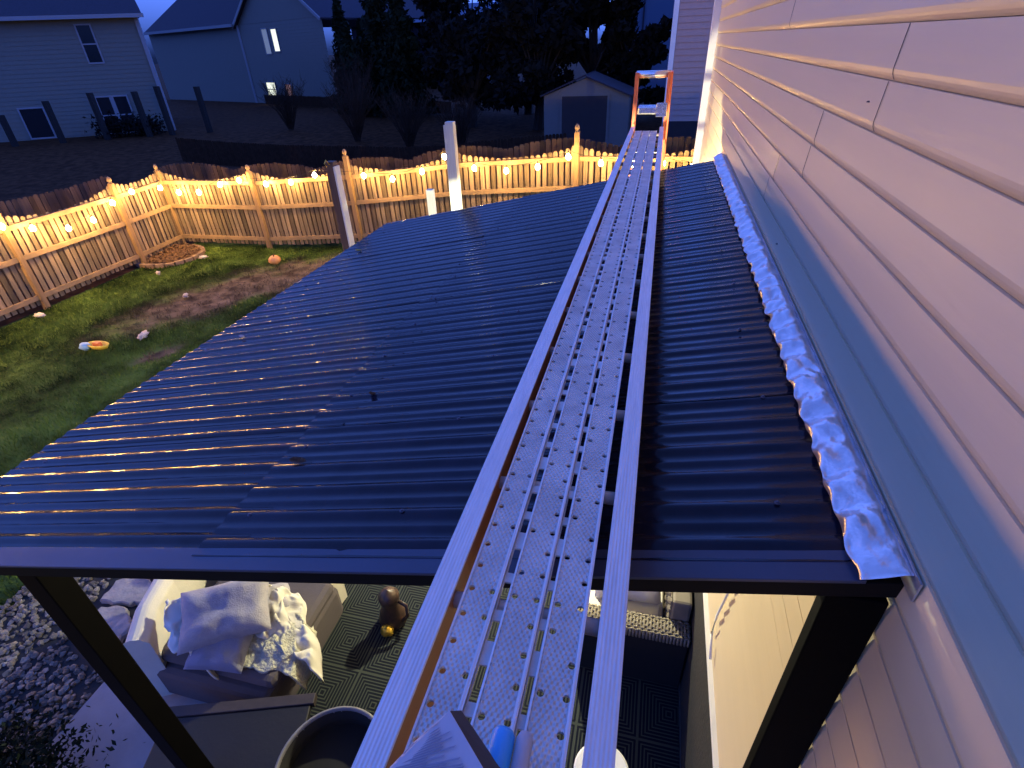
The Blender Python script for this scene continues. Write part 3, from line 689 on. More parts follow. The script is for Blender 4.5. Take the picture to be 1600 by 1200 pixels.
ch = thing('patio_armchair', (-2.75, 1.85, .03), 'cream slipcovered patio armchair heaped with pillows beside the gravel strip', 'armchair')
# seat block
b = MB(); b.box(-3.2, -2.2, 1.40, 2.35, .06, .40, rot=.0); b.build('base', 'slip_shaded', ch, bevel=.05)
b = MB(); b.box(-3.14, -2.18, 1.46, 2.30, .401, .52); b.build('seat_cushion', 'slip_shaded', ch, bevel=.05)
# curved back shell along the outer side, sweeping round the far corner
def shell(path, h0, h1, th, name, mt):
    b = MB(); v = []; n = len(path); sec = [(0, h0), (0, h1 - .06), (.25, h1 - .01), (.5, h1), (.75, h1 - .01), (1, h1 - .06), (1, h0)]
    for i, (p_, hh) in enumerate(path):
        p_ = Vector(p_); a_ = Vector(path[max(i - 1, 0)][0]); c_ = Vector(path[min(i + 1, n - 1)][0]); d = (c_ - a_).normalized(); nr = Vector((d.y, -d.x))
        for (u, z) in sec: q = p_ + nr * (u * th); v.append((q.x, q.y, z if z == h0 else z + hh))
    m_ = len(sec); f = [(i * m_ + k, i * m_ + k + 1, (i + 1) * m_ + k + 1, (i + 1) * m_ + k) for i in range(n - 1) for k in range(m_ - 1)]
    f += [tuple(range(m_)), tuple((n - 1) * m_ + k for k in range(m_ - 1, -1, -1))]
    return b.add(v, f).build(name, mt, ch, smooth=False, bevel=.015)
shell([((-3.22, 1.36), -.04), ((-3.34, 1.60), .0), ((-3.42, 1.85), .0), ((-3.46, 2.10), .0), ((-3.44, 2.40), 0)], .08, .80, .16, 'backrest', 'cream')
shell([((-3.40, 2.44), -.10), ((-3.1, 2.52), -.12), ((-2.7, 2.52), -.2), ((-2.25, 2.46), -.25)], .08, .80, .15, 'armrest', 'cream')
pillow('throw_pillow', at(352, 955, .78), .62, .42, .20, (.42, -.05, .50), 'pillow', 'large light grey textured pillow propped on the cream armchair', 'pillow')
pillow('throw_pillow', at(345, 1012, .62), .40, .30, .17, (.35, .1, .2), 'pillow_blue', 'bluish pillow half under the big grey pillow on the armchair', 'pillow')
pillow('throw_pillow', at(425, 940, .66), .30, .26, .16, (.3, .5, .9), 'pillow', 'small fluffy rolled cushion at the far side of the armchair', 'pillow')
# crumpled covers
def crumple(name, c0, c1, c2, c3, mt, label, amp=1.0, sd=0, n=46):
    b = MB(); v = []
    for j in range(n):
        for i in range(n):
            u, q = i / (n - 1), j / (n - 1); p_ = c0.lerp(c1, u).lerp(c3.lerp(c2, u), q)
            w_ = .05 * mnoise.noise(Vector((p_.x * 5, p_.y * 5, sd))) + .045 * abs(mnoise.noise(Vector((p_.x * 11, p_.y * 8, 4 + sd)))) + .012 * mnoise.noise(Vector((p_.x * 34, p_.y * 34, 1 + sd)))
            ed = .05 * mnoise.noise(Vector((u * 4, q * 4, 8 + sd))); drop = .18 * max(0, u - .86) / .14
            v.append((p_.x + ed, p_.y + .05 * mnoise.noise(Vector((u * 5, q * 3, 2 + sd))), p_.z + w_ * amp - drop))
    f = [(j * n + i, j * n + i + 1, (j + 1) * n + i + 1, (j + 1) * n + i) for j in range(n - 1) for i in range(n - 1)]
    o = b.add(v, f).build(name, mt, smooth=True, loc=tuple(c0)); o.modifiers.new('s', 'SOLIDIFY').thickness = .012
    return tag(o, label, 'blanket')
crumple('throw_blanket', at(350, 1035, .56), at(470, 1058, .50), at(488, 968, .58), at(405, 962, .62), 'throw', 'pale fluffy throw blanket crumpled over the armchair seat')
crumple('furniture_cover', at(395, 985, .64), at(500, 1050, .46), at(478, 925, .62), at(400, 915, .80), 'cream', 'cream cloth cover bunched up behind the throw blanket on the armchair', 1.6, 5)
crumple('furniture_cover', at(262, 1010, .66), at(330, 1040, .60), at(318, 950, .74), at(262, 935, .84), 'cushion_white', 'white wrinkled cover slipping down inside the left chair back', 1.2, 9, 34)
# covered grill behind the chair
gc = at(300, 915, .6); gr = thing('covered_grill', (-2.95, 2.95, .03), 'low black covered grill standing behind the cream armchair', 'grill')
b = MB(); b.box(-3.45, -2.62, 2.72, 3.2, .03, .62); b.build('cover', 'cover_black', gr, bevel=.08)
MB().box(-3.43, -2.64, 2.74, 3.18, .625, .66).build('lid', 'cover_black', gr, bevel=.01)
# coffee table
tb = thing('coffee_table', (-2.25, 1.2, .03), 'low dark coffee table with a lighter plank edge before the armchair', 'table')
R_ = -.12; cc = (-2.25, 1.12, 0)
b = MB(); b.box(-2.75, -1.80, .86, 1.30, .40, .44, rot=.32, c=cc); b.build('tabletop', 'table_dark', tb, bevel=.008)
b = MB(); b.box(-2.76, -1.78, 1.302, 1.372, .395, .45, rot=.32, c=cc); b.build('edge_board', 'table_edge', tb, bevel=.004)
for (lx, ly) in ((-2.7, .9), (-1.86, .9), (-2.7, 1.26), (-1.86, 1.26)):
    b = MB(); b.box(lx - .03, lx + .03, ly - .03, ly + .03, .03, .40, rot=.32, c=cc); b.build('leg', 'table_dark', tb)
# big round planter
pc_ = Vector((-1.50, 1.10, .03)); pt = thing('round_planter', pc_, 'wide round dark planter with pale rim partly hidden by the plank', 'planter')
MB().lathe([(.22, 0), (.27, .3), (.31, .55), (.303, .55), (.29, .40)], pc_, 40).build('body', 'pot_in', pt, smooth=True)
MB().lathe([(.310, .545), (.322, .55), (.326, .562), (.320, .572), (.308, .572), (.304, .560), (.302, .53)], pc_, 48).build('rim', 'pot_rim', pt, smooth=True)
MB().lathe([(.292, .42), (0, .44)], pc_, 40).build('soil', 'pot_in', pt)
# ornament
oc = at(610, 990); og = thing('garden_ornament', (oc.x, oc.y, .04), 'small brown ceramic garden ornament with a golden ball on the rug', 'ornament')
MB().lathe([(.0, 0), (.10, .0), (.12, .05), (.10, .14), (.06, .22), (.08, .28), (.085, .33), (.05, .38), (0, .40)], (oc.x, oc.y + .10, .04), 18).build('body', 'ornament', og, smooth=True)
MB().tube([(oc.x + .08, oc.y + .1, .32), (oc.x + .14, oc.y + .10, .28), (oc.x + .15, oc.y + .08, .18), (oc.x + .10, oc.y + .06, .12)], .016, 8).build('handle', 'ornament', og, smooth=True)
lump('golden_ball', (oc.x, oc.y - .03, .09), .055, .05, .05, 'gold', None, None, 1, og)
# wicker couch against the house
cu = thing('wicker_couch', (.2, 3.2, .03), 'brown wicker couch under the patio roof against the house', 'couch')
MB().box(-.24, .535, 2.46, 4.3, .08, .36).build('frame', 'cover_black', cu)
b = MB(); b.box(-.24, .535, 2.30, 2.43, .06, .645); b.build('armrest_panel', 'cover_black', cu, bevel=.01)  # arm's near side coloured black for the shadow it stands in
b = MB()                                         # woven strands over the arm top and its back panel
for i in range(34):
    x = -.24 + .78 * (i + .5) / 34
    b.tube([(x, 2.292, .60), (x, 2.296, .652 + .004 * (i % 2)), (x, 2.365, .662 - .004 * (i % 2)), (x, 2.434, .652 + .004 * (i % 2)), (x, 2.44, .60)], .0095, 6)
for j in range(7):
    y = 2.305 + .02 * j
    b.tube([(-.24 + .78 * i / 34, y, .658 + (.006 if (i + j) % 2 else -.006)) for i in range(35)], .008, 5)
b.build('woven_armrest', 'wicker', cu, smooth=True)
b = MB()
for j in range(12): b.tube([(.38 + .014 * 0, 2.44 + .16 * i, .62 + .004 * j + (.02 * (i % 2))) for i in range(12)], .006, 5)
b2 = MB(); b2.box(.40, .535, 2.44, 4.3, .36, .84); b2.build('backrest', 'wicker', cu, bevel=.02)
b3 = MB()
for i in range(20):
    for j in range(10):
        y = 2.45 + .035 * i; z_ = .40 + .044 * j; b3.box(.388 if (i + j) % 2 else .393, .3995, y, y + .031, z_, z_ + .038)
b3.build('woven_panel', 'wicker', cu)
b = MB(); b.box(-.22, .38, 2.47, 4.28, .362, .50); b.build('seat_cushion', 'cushion_white', cu, bevel=.04)
pillow('throw_pillow', (.10, 2.75, .66), .50, .42, .16, (1.0, 0, .1), 'cushion_white', 'white square cushion leaning on the wicker couch arm', 'pillow')
sd = at(940, 1205, .55); st = thing('side_table', (sd.x, sd.y, .03), 'small round white side table on the rug under the plank', 'table')
MB().lathe([(0, .55), (.15, .55), (.16, .54), (.16, .52), (.15, .51), (0, .51)], (sd.x, sd.y, 0), 32).build('tabletop', 'trim_white', st, smooth=False)
MB().lathe([(.03, .51), (.025, .1), (.1, .05), (.1, .035)], (sd.x, sd.y, 0), 16).build('pedestal', 'table_dark', st)

# ------------------------------------------------------------- neighbouring houses
def wallquad(b, a, c, z0, z1): b.add([(a[0], a[1], z0), (c[0], c[1], z0), (c[0], c[1], z1), (a[0], a[1], z1)], [(0, 1, 2, 3)])
def lapwall(b, a, c, z0, z1, nrm, lap=.2, depth=.02):
    z = z0; nr = Vector((*nrm, 0)) * depth; a = Vector((*a, 0)); c = Vector((*c, 0))
    while z < z1 - 1e-6:
        t = min(z + lap, z1); v = [a + nr, c + nr, c + nr * .1, a + nr * .1, a, c]; zs = [z, z, t, t, z, z]
        b.add([(p_.x, p_.y, q) for p_, q in zip(v, zs)], [(0, 1, 2, 3), (4, 5, 1, 0)]); z = t
def win(parent, a, d, u0, u1, z0, z1, nr, pane='glass_dark', mull=True, name='window', double=False):
    # a: wall base point, d: unit along wall, nr: outward
    a = Vector((*a, 0)); d = Vector((*d, 0)); nr = Vector((*nr, 0))
    def bar(p0, p1, q0, q1, w_=.06, off=.05): pass
    b = MB(); W = .07
    def bx_(u_0, u_1, z_0, z_1, o0, o1):
        v = [a + d * u + nr * o for o in (o0, o1) for u in (u_0, u_1)]; vv = []
        for z_ in (z_0, z_1):
            for p_ in v: vv.append((p_.x, p_.y, z_))
        return vv, [(0, 1, 3, 2), (4, 6, 7, 5), (0, 4, 5, 1), (2, 3, 7, 6), (0, 2, 6, 4), (1, 5, 7, 3)]
    for q in ((u0 - W, u0, z0 - W, z1 + W), (u1, u1 + W, z0 - W, z1 + W), (u0, u1, z1, z1 + W), (u0, u1, z0 - W, z0)): b.add(*bx_(*q, .0, .06))
    if mull: b.add(*bx_(u0, u1, (z0 + z1) / 2 - .03, (z0 + z1) / 2 + .03, .01, .05))
    if double: b.add(*bx_((u0 + u1) / 2 - .1, (u0 + u1) / 2 + .1, z0, z1, .012, .055))
    f_ = b.build(name, 'house_trim', parent); p2 = MB(); p2.add(*bx_(u0, u1, z0, z1, .024, .030)); p2.build('pane', pane, f_); return f_
def d2(a, c):
    v = Vector((c[0] - a[0], c[1] - a[1])); L = v.length; v.normalize(); return v, L

# house A, left
hA = thing('neighbor_house', (-27.1, 27.9, .6), 'grey blue two storey house at far left with dark lower door', 'house')
A0 = (-27.1, 27.9); dA = Vector((-.862, -.507)); nA = Vector((dA.y * -1, dA.x)) ; nA = Vector((.507, -.862))
A1 = (A0[0] + dA.x * 16, A0[1] + dA.y * 16); bA = Vector((.76, -.65)); A2 = (A0[0] - bA.x * 9, A0[1] - bA.y * 9)
b = MB(); lapwall(b, A0, A1, .5, 6.0, nA); b.build('wall', 'houseA', hA)
b = MB(); lapwall(b, A0, A2, .5, 6.0, (-dA.x, -dA.y)); b.build('wall', 'houseA', hA)
b = MB(); a_ = Vector((*A0, 0)) + Vector((-dA.x, -dA.y, 0)) * .03 + Vector((*nA, 0)) * .03; b.box(a_.x - .09, a_.x + .09, a_.y - .09, a_.y + .09, .4, 5.98, rot=.53); b.build('corner_trim', 'house_trim', hA)
def P3(base, d, n_, u, o, z): return (base[0] + d.x * u + n_.x * o, base[1] + d.y * u + n_.y * o, z)
b = MB(); e0, e1 = P3(A0, dA, nA, -.5, .55, 6.02), P3(A0, dA, nA, 16, .55, 6.02); r0, r1 = P3(A0, dA, bA, -.5, -4.6, 8.3), P3(A0, dA, bA, 16, -4.6, 8.3); k0, k1 = P3(A0, dA, bA, -.5, -9.8, 6.02), P3(A0, dA, bA, 16, -9.8, 6.02)
b.add([e0, e1, r1, r0, k0, k1], [(0, 1, 2, 3), (3, 2, 5, 4), (0, 3, 4), (0, 4, 5, 1)]); b.build('roof', 'roof_shingle', hA)
b = MB(); b.beam(P3(A0, dA, nA, -.55, .60, 6.02), P3(A0, dA, nA, 16, .60, 6.02), .12, .17); b.build('gutter', 'house_trim', hA)
def onA(px, py):        # where a sight line meets house A's wall
    r = ray(px, py); t = (A0[0] * nA.x + A0[1] * nA.y) / (r.x * nA.x + r.y * nA.y); p_ = r * t
    return (p_.x - A0[0]) * dA.x + (p_.y - A0[1]) * dA.y, p_.z + EYE
def rectA(pxs, **k):
    us = [onA(*p_) for p_ in pxs]; u0, u1 = min(q[0] for q in us), max(q[0] for q in us); z0, z1 = min(q[1] for q in us), max(q[1] for q in us); win(hA, A0, dA, u0, u1, z0, z1, nA, **k)
rectA([(139, 38), (140, 98)][:0] or [(118, 40), (160, 98)], pane='glass_dark') if False else None
u1_, zt_ = onA(118, 40); u0_, zb_ = onA(158, 97); u2_, _ = onA(139, 38)
win(hA, A0, dA, u2_, u1_, zb_, zt_, nA)
uL, zt_ = onA(150, 153); uR, zq = onA(197, 150); uB, zb_ = onA(215, 205)
win(hA, A0, dA, uR, uL, zb_, (zt_ + zq) / 2, nA, pane='glass_dim' if False else 'glass_dark', double=True)
uL, zt_ = onA(30, 172); uR, zq = onA(66, 168); uB, zb_ = onA(62, 215)
win(hA, A0, dA, uR, uL, zb_, (zt_ + zq) / 2, nA, name='patio_door', mull=False)
def blackpost(top, bot, off, lb):
    r = ray(*bot); n_ = Vector((*nA, 0)); t = ((A0[0] + nA.x * off) * nA.x + (A0[1] + nA.y * off) * nA.y) / (r.x * nA.x + r.y * nA.y); p_ = r * t; zb = p_.z + EYE
    r2 = ray(*top); k = (r2.x * p_.x + r2.y * p_.y) / (r2.x ** 2 + r2.y ** 2); z2 = r2.z * k + EYE; zg = min(zb, gz(p_.x, p_.y))
    tag(MB().box(p_.x - .11, p_.x + .11, p_.y - .11, p_.y + .11, zg - .1, z2).build('garden_post', 'cover_black', loc=(p_.x, p_.y, zg)), lb, 'post', 'dark posts in the yard of the left house')
for t_, b_, lb in (((138, 145), (160, 196), 'dark garden post left of the double window on the left house'), ((207, 143), (228, 195), 'dark garden post right of the double window on the left house'), ((240, 135), (268, 205), 'dark garden post at the corner of the left house'), ((68, 158), (97, 218), 'dark garden post right of the patio door on the left house'), ((0, 180), (18, 215), 'dark garden post at the extreme left edge'), ((308, 135), (328, 205), 'lone dark garden post before the wall of the second house')):
    blackpost(t_, b_, 2.5, lb)

# house B, gable to the right
hB = thing('neighbor_house', (-33.8, 44.7, .6), 'grey gabled two storey house with lit windows in the middle distance', 'house')
B0 = (-33.8, 44.7); dB, _ = d2(B0, (-48.2, 50.5)); gB = (-23.2, 39.6); dG, LG = d2(B0, gB); nG = Vector((-dG.y, dG.x)); 
if nG.dot(Vector(B0)) > 0: nG = -nG
nB = Vector((-dB.y, dB.x));
if nB.dot(Vector(B0)) > 0: nB = -nB
z0B, zeB = .5, 6.15
b = MB(); lapwall(b, B0, (-48.2, 50.5), z0B, zeB, nB); b.build('wall', 'houseB', hB)
b = MB(); lapwall(b, B0, gB, z0B, zeB, nG)
pk_ = 3.6; mid = (B0[0] + dG.x * LG / 2, B0[1] + dG.y * LG / 2); off_ = nG * .02
b.add([(B0[0] + off_.x, B0[1] + off_.y, zeB), (gB[0] + off_.x, gB[1] + off_.y, zeB), (mid[0] + off_.x, mid[1] + off_.y, zeB + pk_)], [(0, 1, 2)]); b.build('gable_wall', 'houseB', hB)
b = MB(); bk = -nG * 14
q0 = (B0[0] - dG.x * .3 + nG.x * .3, B0[1] - dG.y * .3 + nG.y * .3, zeB - .1); q1 = (mid[0] + nG.x * .3, mid[1] + nG.y * .3, zeB + pk_ + .12); q2 = (gB[0] + dG.x * .3 + nG.x * .3, gB[1] + dG.y * .3 + nG.y * .3, zeB - .1)
sh = lambda p_: (p_[0] + bk.x, p_[1] + bk.y, p_[2])
b.add([q0, q1, q2, sh(q0), sh(q1), sh(q2)], [(0, 1, 4, 3), (1, 2, 5, 4)]); ro = b.build('roof', 'roof_shingle', hB); ro.modifiers.new('s', 'SOLIDIFY').thickness = .12
b = MB(); b.beam(Vector(q0) + Vector((nG.x * .05, nG.y * .05, -.08)), Vector(q1) + Vector((nG.x * .05, nG.y * .05, -.08)), .06, .2); b.beam(Vector(q2) + Vector((nG.x * .05, nG.y * .05, -.08)), Vector(q1) + Vector((nG.x * .05, nG.y * .05, -.08)), .06, .2); b.build('rake_board', 'house_trim', hB)
b = MB(); w0 = (B0[0] + nB.x * .5, B0[1] + nB.y * .5, zeB - .02); w1 = (-48.2 + nB.x * .5, 50.5 + nB.y * .5, zeB - .02); w2 = (-48.2 - nB.x * 6, 50.5 - nB.y * 6, zeB + 4.2); w3 = (B0[0] - nB.x * 6, B0[1] - nB.y * 6, zeB + 4.2)
b.add([w0, w1, w2, w3], [(0, 1, 2, 3)]); b.build('roof', 'roof_shingle', hB)
b = MB(); b.beam(w0, w1, .15, .2); b.build('gutter', 'house_trim', hB)
b = MB(); b.box(B0[0] - .1, B0[0] + .1, B0[1] - .1, B0[1] + .1, z0B, zeB); b.build('corner_trim', 'house_trim', hB)
def onG(px, py):
    r = ray(px, py); t = (B0[0] * nG.x + B0[1] * nG.y) / (r.x * nG.x + r.y * nG.y); p_ = r * t; return (p_.x - B0[0]) * dG.x + (p_.y - B0[1]) * dG.y, p_.z + EYE
for l_, r_, t_, b_, pane in (((409, 48), (417, 70), 46, 84, 'glass_dim'), ((423, 50), (431, 60), 46, 80, 'glass_lit'), ((419, 130), (432, 140), 129, 150, 'glass_lit'), ((449, 140), (458, 145), 132, 158, 'glass_warm')):
    u0_, _ = onG(l_[0] + 4 if t_ < 100 else l_[0], (t_ + b_) / 2); u1_, _ = onG(r_[0] + 4 if t_ < 100 else r_[0], (t_ + b_) / 2); _, z1_ = onG(l_[0], t_); _, z0_ = onG(r_[0], b_)
    win(hB, B0, dG, min(u0_, u1_), max(u0_, u1_), z0_, z1_, nG, pane=pane, mull=(pane == 'glass_lit' and t_ > 100))

# small dark roofed house far behind the trees
hC = thing('neighbor_house', (-27, 62, .64), 'dim slate blue house roof showing between the trees', 'house')
b = MB(); b.box(-32, -18, 60, 70, .64, 6.2); b.build('wall', 'roof_shingle', hC)
b = MB(); b.add([(-33, 59.4, 6.2), (-17, 59.4, 6.2), (-17, 65, 7.8), (-33, 65, 7.8), (-33, 71, 6.2), (-17, 71, 6.2)], [(0, 1, 2, 3), (3, 2, 5, 4), (0, 3, 4), (1, 5, 2)]); b.build('roof', 'house_blue', hC)
# neighbour's pale house right behind our corner
hD = thing('neighbor_house', (1.0, 24, .6), 'lilac lit gable house right behind the corner of the near wall', 'house')
x0_ = atY(1046, 100, 24).x; x1_ = atY(1104, 100, 24).x
b = MB(); lapwall(b, (x0_, 24), (x0_ + 9, 24), .3, 10, (0, -1), lap=.2, depth=.025); b.build('wall', 'siding_far', hD)
MB().box(x0_ + .001, x0_ + 9, 24.001, 34, .3, 10).build('wall_core', 'siding_far', hD)
MB().box(x0_ - .05, x0_ + .13, 23.93, 24.02, .3, 10).build('corner_trim', 'trim_white', hD)
MB().box(x0_ - .02, x0_ + 9, 23.90, 23.97, .3, 1.3).build('foundation', 'shed_door', hD)
hE = thing('neighbor_house', (-1, 50, .6), 'deep blue house wall glimpsed left of the lilac gable house', 'house')
MB().box(-3.2, 2, 50, 60, .6, 9.0).build('wall', 'house_blue', hE)
b = MB(); b.add([(-3.7, 49.5, 8.9), (2.5, 49.5, 8.9), (-.6, 49.5, 11.5), (-3.7, 60, 8.9), (2.5, 60, 8.9), (-.6, 60, 11.5)], [(0, 1, 2), (0, 2, 5, 3), (1, 4, 5, 2)]); b.build('roof', 'roof_shingle', hE)
for xx in (-2.2,): MB().box(xx, xx + .12, 49.9, 49.99, .6, 9).build('corner_trim', 'roof_shingle', hE)

# shed
sy = 23.0; sl0 = atY(850, 150, sy); sr0 = atY(983, 150, sy); pkp = atY(915, 118, sy); zsb = gz(-3, 23)
shd = thing('garden_shed', ((sl0.x + sr0.x) / 2, sy, zsb), 'small pale garden shed with a low gable and dark door', 'shed')
b = MB(); b.add([(sl0.x, sy, zsb), (sr0.x, sy, zsb), (sr0.x, sy, sl0.z), ((sl0.x + sr0.x) / 2, sy, pkp.z - .08), (sl0.x, sy, sl0.z), (sl0.x, sy + 3, zsb), (sr0.x, sy + 3, zsb), (sr0.x, sy + 3, sl0.z), ((sl0.x + sr0.x) / 2, sy + 3, pkp.z - .08), (sl0.x, sy + 3, sl0.z)], [(0, 1, 2, 3, 4), (9, 8, 7, 6, 5), (0, 4, 9, 5), (1, 6, 7, 2)]); b.build('wall', 'shed_wall', shd)
b = MB(); xm_ = (sl0.x + sr0.x) / 2
for sgx, xe in ((-1, sl0.x - .12), (1, sr0.x + .12)): b.add([(xm_, sy - .12, pkp.z), (xe, sy - .12, sl0.z - .03), (xe, sy + 3.1, sl0.z - .03), (xm_, sy + 3.1, pkp.z)], [(0, 1, 2, 3)])
o = b.build('roof', 'roof_shingle', shd); o.modifiers.new('s', 'SOLIDIFY').thickness = .05
dl, dr, dt = atY(878, 180, sy).x, atY(948, 180, sy).x, atY(910, 150, sy).z
MB().box(dl, dr, sy - .04, sy - .002, zsb, dt).build('door', 'shed_door', shd)
b = MB(); b.box(dl - .08, dl, sy - .045, sy - .002, zsb, dt + .08); b.box(dr, dr + .08, sy - .045, sy - .002, zsb, dt + .08); b.box(dl, dr, sy - .045, sy - .002, dt, dt + .08); b.build('door_frame', 'shed_wall', shd)

# ------------------------------------------------------------- trees
def leafcloud(b, pts_fn, n, s0, s1):
    for i in range(n):
        c = pts_fn(); s_ = random.uniform(s0, s1)
        a = Vector((random.gauss(0, 1), random.gauss(0, 1), random.gauss(0, 1))).normalized(); c2_ = a.cross(Vector((random.gauss(0, 1), random.gauss(0, 1), random.gauss(0, 1)))).normalized()
        b.add([c - a * s_, c + c2_ * s_ * .5, c + a * s_, c - c2_ * s_ * .5], [(0, 1, 2, 3)])
def evergreen(x, y, h, r, label, mt='leaf_dark', n=3200):
    z0 = gz(x, y); t = thing('evergreen_tree', (x, y, z0), label, 'tree', 'trees behind the neighbouring yards')
    MB().tube([(x, y, z0 - .1), (x, y, z0 + h * .5), (x, y, z0 + h * .95)], [r * .10, r * .06, .02], 8).build('trunk', 'bark', t)
    b = MB()
    def f():
        u = random.random() ** .75; zz = z0 + .3 + h * (1 - u) * 0 + (h - .3) * (1 - u); lay = .75 + .35 * abs(math.sin(zz * 3.1))
        a = random.random() * 2 * PI; rr = r * (u ** .8) * lay * (1 + .25 * math.sin(a * 5 + zz * 2)) * random.uniform(.35, 1.0)
        return Vector((x + rr * math.cos(a), y + rr * math.sin(a), zz - .18 * rr))
    leafcloud(b, f, n, .10, .26); b.build('crown', mt, t)
def broadleaf(x, y, h, r, label, n=6000, mt='leaf_dark2', z_lo=.15):
    z0 = gz(x, y); t = thing('broadleaf_tree', (x, y, z0), label, 'tree', 'trees behind the neighbouring yards')
    b = MB(); b.tube([(x, y, z0 - .1), (x + .1, y, z0 + h * .3), (x, y + .1, z0 + h * .7)], [.28, .2, .08], 8); cl = []
    for k in range(26):
        a = random.random() * 2 * PI; rr = r * random.random() ** .5 * .85; zz = z0 + h * random.uniform(z_lo + .08, .95); q = Vector((x + rr * math.cos(a), y + rr * math.sin(a), zz)); cl.append((q, random.uniform(.5, 1.1) * r * .34))
        b.tube([(x, y, z0 + h * .2), ((x + q.x) / 2, (y + q.y) / 2, (z0 + h * .2 + q.z) / 2 + .3), q], [.09, .05, .015], 5)
    b.build('trunk', 'bark', t); b = MB()
    def f():
        q, rad = random.choice(cl); v_ = Vector((random.gauss(0, 1), random.gauss(0, 1), random.gauss(0, 1))).normalized() * rad * random.random() ** .4; v_.z *= .8; return q + v_
    leafcloud(b, f, n, .10, .28); b.build('crown', mt, t)
def shrub(x, y, h, r, label, n=90):
    z0 = gz(x, y); t = thing('bare_shrub', (x, y, z0), label, 'shrub', 'bare shrubs beyond the back fence'); b = MB()
    for k in range(n):
        a = random.random() * 2 * PI; rr = r * random.random() ** .6; q = Vector((x + rr * math.cos(a), y + rr * math.sin(a), z0 + h * random.uniform(.6, 1))); m_ = Vector((x + rr * .4 * math.cos(a), y + rr * .4 * math.sin(a), z0 + h * .4))
        b.tube([(x + random.uniform(-.15, .15), y, z0), m_, q], [.018, .012, .006], 4, cap=False)
        for j in range(3):
            p_ = m_.lerp(q, random.uniform(.2, .9)); b.tube([p_, p_ + Vector((random.uniform(-.4, .4), random.uniform(-.4, .4), random.uniform(.2, .6)))], [.009, .004], 3, cap=False)
    b.build('twigs', 'twig', t)
evergreen(-21.0, 38.0, 6.6, 1.3, 'slim dark evergreen beside the gable of the lit grey house')
evergreen(-18.6, 36.0, 5.0, 1.0, 'low pointed evergreen just left of the tallest evergreen', n=2200)
evergreen(-16.9, 35.0, 7.9, 1.9, 'tall dark evergreen left of the gap of sky', n=4200)
evergreen(-14.9, 33.5, 6.6, 1.9, 'broad dark evergreen right of the tallest evergreen', n=4200)
evergreen(-18.2, 33.5, 4.6, 1.2, 'short bushy evergreen in front of the evergreen row', n=2400)
broadleaf(-11.6, 36, 8.0, 3.2, 'dim broad tree right of the evergreens', 7000)
broadleaf(-7.6, 34, 9.6, 3.8, 'large black tree filling the middle of the skyline', 11000)
broadleaf(-3.9, 33, 9.2, 2.9, 'dense black tree above the shed', 10000)
broadleaf(-9.8, 30, 5.0, 2.4, 'lower dark tree before the large black tree', 5000)
broadleaf(-1.6, 31, 4.2, 1.6, 'small dark tree right behind the shed', 4000)
broadleaf(-6.0, 29, 5.2, 2.2, 'dark bushy tree left of the shed', 5000)
for i, (x, y, h, r, lb) in enumerate(((-14.5, 26, 2.8, 1.5, 'bare twiggy shrub below the evergreens'), (-16.6, 30, 3.4, 1.6, 'tall bare shrub at the foot of the lit house'), (-11.3, 25, 2.4, 1.5, 'bare grey shrub in the middle of the dark yard'), (-8.6, 24.5, 2.2, 1.2, 'bare shrub left of the shed'), (-19.5, 28, 2.4, 1.4, 'bare shrub before the second house wall'))): shrub(x, y, h, r, lb)
p = onA(235, 205); 
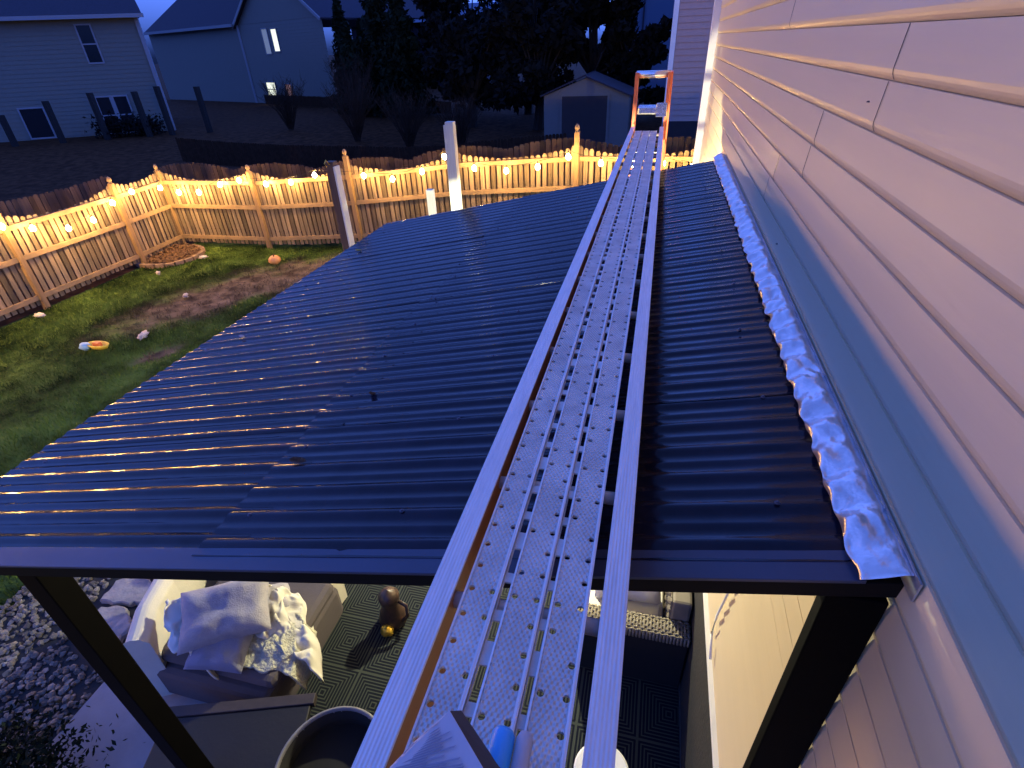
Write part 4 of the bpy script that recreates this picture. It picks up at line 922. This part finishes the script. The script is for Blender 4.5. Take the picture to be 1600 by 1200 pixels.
for (px, py, h, lb) in ((185, 215, 1.0, 'dark rounded bush below the double window of the left house'), (232, 212, .9, 'dark bush at the right corner of the left house')):
    r = ray(px, py); t_ = ((A0[0] + nA.x * 1.6) * nA.x + (A0[1] + nA.y * 1.6) * nA.y) / (r.x * nA.x + r.y * nA.y); q = r * t_
    t = thing('bush', (q.x, q.y, gz(q.x, q.y)), lb, 'bush'); b = MB()
    leafcloud(b, lambda: Vector((q.x, q.y, gz(q.x, q.y) + h * .5)) + Vector((random.gauss(0, .45), random.gauss(0, .4), random.gauss(0, .25) * h)), 900, .06, .14); b.build('foliage', 'leaf_dark2', t)
# dark plant at the near corner of the patio
c = at(60, 1185, .15); t = thing('bush', (c.x, c.y, 0), 'low dark bush beside the near corner of the patio slab', 'bush'); b = MB()
leafcloud(b, lambda: Vector((c.x - .1, c.y - .08, .12)) + Vector((random.gauss(0, .28), random.gauss(0, .14), abs(random.gauss(0, .12)))), 2600, .012, .03); b.build('foliage', 'leaf_dark', t)

cb = thing('power_cable', (.54, 2.0, 3.0), 'thin pale cable hanging in a curve down the wall beside the right black post', 'cable')
MB().tube([atX(*p_, .545) for p_ in ((1148, 905), (1136, 930), (1120, 962), (1112, 990), (1110, 1030))], .007, 6).build('cable', 'trim_white', cb, smooth=True)

# leaves blown onto the roof
for (px, py), sz_, mt_, lb in (((466, 722), .035, 'leaves_brown', 'curled dry leaf lying on the roof sheet seam in the lower left'), ((378, 527), .02, 'paper', 'tiny pale scrap stuck near the left edge of the roof'), ((582, 617), .018, 'leaves_brown', 'small dry leaf on the middle of the dark roof'), ((560, 392), .03, 'gold', 'shiny little brass clip at the far left roof corner by the timber post')):
    r = ray(px, py); k = (3.183 - SL * WX - EYE) / (r.z - SL * r.x); q = r * k; q = Vector((q.x, q.y, q.z + EYE)); b = MB(); n = 8; v = []
    for i in range(n):
        for j in range(5):
            u, w_ = i / (n - 1) * 2 - 1, (j / 4 * 2 - 1) * (1 - (i / (n - 1) * 2 - 1) ** 2) ** .5
            v.append((q.x + u * sz_, q.y + w_ * sz_ * .45, q.z + .010 * abs(w_) + .008 * u * u))
    f = [(i * 5 + j, i * 5 + j + 1, i * 5 + 5 + j + 1, i * 5 + 5 + j) for i in range(n - 1) for j in range(4)]
    o = b.add(v, f).build('roof_debris', mt_, smooth=True); o.modifiers.new('s', 'SOLIDIFY').thickness = .0015
    tag(o, lb, 'debris')
